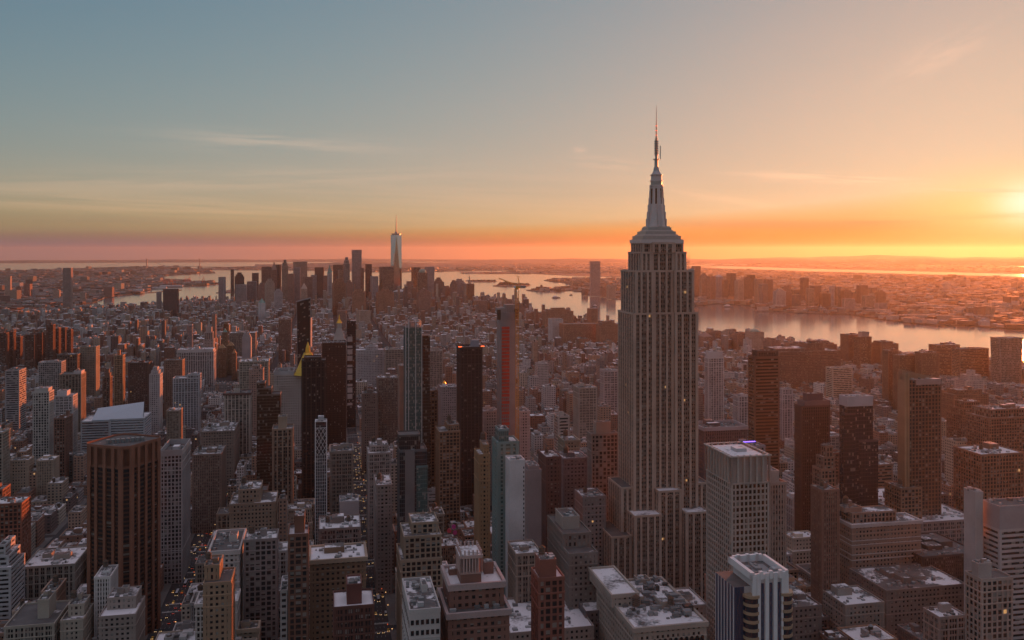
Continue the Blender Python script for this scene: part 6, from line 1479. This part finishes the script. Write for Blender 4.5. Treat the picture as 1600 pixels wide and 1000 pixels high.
def place_tree(x, y, lab, grp):
    global k
    if k < 3: o = trees[k]
    else:
        src = trees[k % 3]; o = src.copy(); C.objects.link(o)
        for ch in src.children: c = ch.copy(); C.objects.link(c); c.parent = o
    k += 1; o.location = (x, y, .15); s_ = rr.uniform(.9, 1.4); o.scale = (s_, s_, s_); o.rotation_euler.z = rr.uniform(0, 6); tag(o, lab, 'tree', grp)
for i in range(70):
    s_ = rr.uniform(66, 176); t = rr.uniform(1350, 1585); place_tree(*st(s_, t), 'bare brown winter tree in the park beside the centre avenue', 'bare trees of the park square')
for i in range(30):
    s_ = 120+rr.uniform(-55, 55); t = 2150+rr.uniform(-65, 65); place_tree(*st(s_, t), 'bare winter tree in the farther square beyond the park', 'bare trees of the farther square')
# ------------------------------------------------------------------ harbour: bridge, statue, islands, boats, port cranes
def bridge():
    A = pg(229.5, 417.3); B_ = pg(312, 417.0)
    A = (A[0]/A[1]*15900, 15900); B_ = (B_[0]/B_[1]*16100, 16100)
    root = thing('suspension_bridge', ((A[0]+B_[0])/2, 16000, drop(A[0], 16000)), 'far-off grey suspension bridge with two towers on the harbour horizon', 'bridge')
    d = ((B_[0]-A[0]), (B_[1]-A[1])); ln = math.hypot(*d); e = (d[0]/ln, d[1]/ln); n = (-e[1], e[0])
    g = drop(A[0], 16000)
    for T_ in (A, B_):
        m = MB()
        for s_ in (-16, 16): m.box((T_[0]+n[0]*s_, T_[1]+n[1]*s_, g), (14, 11, 211), 'metal', math.atan2(e[1], e[0]))
        for z in (70, 130, 195): m.box((T_[0], T_[1], g+z), (11, 36, 14), 'metal', math.atan2(e[1], e[0]))
        m.build('bridge_tower', root)
    dk = MB(); p0 = Vector((A[0]-e[0]*900, A[1]-e[1]*900, g+52)); p1 = Vector((A[0], A[1], g+66)); p2 = Vector((B_[0], B_[1], g+66)); p3 = Vector((B_[0]+e[0]*700, B_[1]+e[1]*700, g+52))
    for a, b in ((p0, p1), (p1, (p1+p2)/2+Vector((0, 0, 6))), ((p1+p2)/2+Vector((0, 0, 6)), p2), (p2, p3)): dk.bar(a, b, 6, 'metal')
    dk.build('deck', root)
    for s_ in (-15, 15):
        c = MB(); prev = None
        for i in range(25):
            f = i/24; z = g+80+(208-80)*(2*f-1)**2; p = Vector((A[0]+d[0]*f+n[0]*s_, A[1]+d[1]*f+n[1]*s_, z))
            if prev: c.bar(prev, p, 1.6, 'metal'); 
            if i % 2 == 0: c.bar(p, (p[0], p[1], g+66), .5, 'metal')
            prev = p
        c.bar(p0, (A[0]+n[0]*s_, A[1]+n[1]*s_, g+208), 1.6, 'metal'); c.bar(p3, (B_[0]+n[0]*s_, B_[1]+n[1]*s_, g+208), 1.6, 'metal')
        c.build('cable', root)
bridge()
def statue():
    Y = 8700; X = (733.5-800)/F*Y; g = drop(X, Y)
    root = thing('statue', (X, Y, g), 'tiny green robed statue raising a torch on a stone pedestal on the harbour island', 'statue')
    p = MB(); p.col = (.34, .3, .26)
    p.cyl((X, Y, g), 46, 44, 12, 'masonry', 11); p.box((X, Y, g+12), (28, 28, 9), 'masonry'); p.cyl((X, Y, g+21), 15, 12, 26, 'masonry', 4); p.build('pedestal', root)
    s_ = MB()
    for (z0, z1, r0, r1) in ((47, 58, 7.2, 6.3), (58, 70, 6.3, 5.4), (70, 78, 5.4, 5.0), (78, 81, 5.0, 2.0), (81, 82.5, 1.8, 1.8), (82.5, 86, 2.4, 2.5), (86, 88.5, 2.5, 1.0)): s_.cyl((X, Y, g+z0), r0, r1, z1-z0, 'copper', 10)
    s_.bar((X-4, Y-1, g+77), (X-6.5, Y-2, g+88), 1.6, 'copper', 6, 1.2); s_.bar((X+4, Y-2, g+76), (X+5.5, Y-5, g+68), 1.6, 'copper', 6, 1.3); s_.build('figure', root)
    t = MB(); t.cyl((X-6.6, Y-2, g+88), 1.1, 1.6, 3, 'copper', 8); t.cyl((X-6.6, Y-2, g+91), 1.3, .2, 3.5, 'gold', 8); t.build('torch', root)
    c = MB()
    for i in range(7): a = math.pi*i/6; c.bar((X, Y, g+87), (X+math.cos(a)*4.4, Y, g+87+math.sin(a)*4.4), .3, 'copper', 3)
    c.build('crown', root)
statue()
def isle(name, lab, items, cat='building'):
    for i, (px, py, w_, d_, h, col) in enumerate(items):
        x, y = pg(px, py); g = drop(x, y)+1; P = [(x-w_/2, y), (x+w_/2, y), (x+w_/2, y+d_), (x-w_/2, y+d_)]
        b = Bld(name, lab[i], cat, (x, y+d_/2, g)); b.block(P, g, g+h, 'punch', col, roof='bare')
        if i == 0: b.block(sub(P, .4, .6, .2, .8), g+h, g+h*1.7, 'solid', col, par=.5)
        b.done()
isle('island_hall', ('red museum hall with a raised centre on the island right of the statue', 'low hospital wing at the right end of the island'), ((790, 445, 110, 40, 22, (.30, .12, .08)), (815, 446, 90, 40, 14, (.28, .14, .1))))
isle('ferry_terminal', ('old brick rail terminal with a pointed tower on the park shore', 'long low shed beside the old rail terminal'), ((846, 453.2, 90, 60, 24, (.26, .12, .09)), (868, 453.6, 160, 70, 12, (.25, .2, .18))))
ct = MB(); rr = random.Random(2)
for (x0, x1, y0_, y1_, n) in ((733, 775, 438.4, 440, 60), (776, 826, 443.5, 446, 70), (855, 890, 437, 439, 60), (895, 960, 437, 453, 240)):
    for _ in range(n):
        px = rr.uniform(x0, x1); x, y = pg(px, rr.uniform(y0_, y1_)); g = drop(x, y); 
        for _2 in range(3): ct.cyl((x+rr.uniform(-8, 8), y+rr.uniform(-8, 8), g), rr.uniform(4, 8), rr.uniform(.5, 2), rr.uniform(9, 15), 'twig', 5)
o = ct.build('island_tree_mass'); o['kind'] = 'stuff'; o['label'] = 'brown winter tree masses on the harbour islands and park shore'
def boat(px, py, L_, kind, lab, a):
    x, y = pg(px, py); z = drop(x, y)-2.6; root = thing('boat', (x, y, z), lab, 'boat', 'small boats on the river')
    h = MB(); W = L_*.26; pts = [(-L_/2, -W/2), (L_*.25, -W/2), (L_/2, 0), (L_*.25, W/2), (-L_/2, W/2)]
    ca, sa = math.cos(a), math.sin(a); Q = [(x+p*ca-q*sa, y+p*sa+q*ca) for p, q in pts]
    h.col = (.1, .1, .12); h.prism(Q, z, z+L_*.08+1, 'masonry', 'white', seed=0); h.build('hull', root)
    c = MB(); c.col = (.5, .5, .5); c.box((x-ca*L_*.1, y-sa*L_*.1, z+L_*.08+1), (L_*.5, W*.7, L_*.08+2), 'white' if kind else 'metal', a); c.box((x-ca*L_*.1, y-sa*L_*.1, z+L_*.16+3), (L_*.2, W*.4, 2.5), 'white', a); c.build('cabin', root)
for q in ((869, 465, 60, 1, 'dark ferry in mid river left of the lone glass tower', .2), (892, 460.5, 26, 0, 'small boat farther up river than the dark ferry', 2.9), (929, 478, 34, 1, 'small ferry nearest the near bank', 2.6), (1138, 479, 60, 1, 'low vessel by the far bank right of the art deco skyscraper', .1), (1282, 484, 30, 0, 'white sailboat by the far shore towers', .3), (1012, 470, 20, 0, 'tiny boat', 0))[:5]: boat(*q)
sl_ = MB(); x, y = pg(1282, 484.5); z = drop(x, y); sl_.poly([(x, y, z+2), (x+9, y, z+3), (x+1, y, z+34)], 'white'); sl_.poly([(x+1, y+.2, z+34), (x+9, y+.2, z+3), (x, y+.2, z+2)], 'white')
tag(sl_.build('sail'), 'white upright sail by the far shore towers', 'sail')
pc0 = None; i = 0
for px in (258, 264, 272, 290, 296, 318):
    x, y = pg(px, 443.5 if px > 280 else 447); g = drop(x, y); m = MB()
    if pc0 is None:
        for sx in (-12, 12):
            for sy in (-9, 9): m.bar((sx, sy, 0), (sx, sy, 50), 1.3, 'orange')
        m.bar((-30, 0, 48), (60, 0, 50), 1.8, 'orange'); m.bar((0, 0, 50), (0, 0, 78), 1.4, 'orange'); m.bar((0, 0, 78), (58, 0, 51), .7, 'orange'); m.bar((0, 0, 78), (-28, 0, 49), .7, 'orange')
        pc0 = m.build('port_crane'); o = pc0
    else: o = pc0.copy(); C.objects.link(o)
    o.location = (x, y, g); o.rotation_euler.z = .4*i; i += 1
    tag(o, 'tiny red container crane on the far harbour pier', 'port crane', 'container cranes of the far port')
# piers and long sheds on the left harbour shore
for i, (px, py, w_, d_) in enumerate(((210, 447, 260, 60), (232, 451, 300, 50), (200, 455, 240, 50), (268, 448, 200, 60), (245, 442, 300, 70), (300, 444, 220, 60))):
    x, y = pg(px, py); g = drop(x, y)+1; m = MB(); m.col = (.42, .43, .45); m.box((x, y, g), (w_, d_, 9), 'masonry', R(12)); m.box((x, y, g+9), (w_*.98, d_*.5, 4), 'snow', R(12))
    tag(m.build('harbor_shed'), ('long pale shed', 'nearest long pale shed', 'leftmost pale pier shed', 'pale shed with a snowy ridge', 'widest pale shed', 'rightmost pale shed')[i]+' on the far left harbour shore', 'shed', 'long sheds of the harbour shore')
# rooftop details one can pick out
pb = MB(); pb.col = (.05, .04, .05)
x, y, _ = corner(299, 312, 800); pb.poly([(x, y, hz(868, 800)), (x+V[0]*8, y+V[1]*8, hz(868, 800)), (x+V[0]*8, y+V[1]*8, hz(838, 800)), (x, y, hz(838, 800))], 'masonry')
for i, (px, py, c) in enumerate(((702, 829, (1, .1, .15)), (709, 823, (.9, .08, .4)), (711, 832, (.8, .06, .3)))):
    Y = 690; x = (px-800)/F*Y; z = hz(py, Y); m = MB()
    M['rose%d' % i] = plain('painted rose %d' % i, tuple(v*.6 for v in c), .6, 0, .2)
    m.bar((x, Y, z), (x, Y-.8, z), 1.7, 'rose%d' % i, 14); m.bar((x, Y+.2, z), (x, Y+.2, z-9), .15, 'metal'); tag(m.build('roof_ornament'), ('red', 'magenta, upper', 'magenta, lower')[i]+' round disc on a roof behind the temple-topped brick building', 'roof sign')
# steam from a roof stack
# ------------------------------------------------------------------ the air
hz_ = MB()
S = 70500; zb, zt = -700, 640
P = [(-S, -20000), (S, -20000), (S, S), (-S, S)]
for i in range(4): hz_.poly([(*P[i], zb), (*P[(i+1) % 4], zb), (*P[(i+1) % 4], zt), (*P[i], zt)], 'haze')
hz_.poly([(*p, zt) for p in P], 'haze'); hz_.poly([(*p, zb) for p in P[::-1]], 'haze')
m = bpy.data.materials.new('haze'); m.use_nodes = True; n = m.node_tree; n.nodes.clear(); o_ = n.nodes.new('ShaderNodeOutputMaterial'); v = n.nodes.new('ShaderNodeVolumePrincipled')
v.inputs['Density'].default_value = HAZE[0]; v.inputs['Anisotropy'].default_value = HAZE[1]; v.inputs['Color'].default_value = HAZE[2]
n.links.new(v.outputs[0], o_.inputs['Volume']); M['haze'] = m
o = hz_.build('haze'); o['kind'] = 'stuff'; o['label'] = 'pale even evening haze over city and harbour'
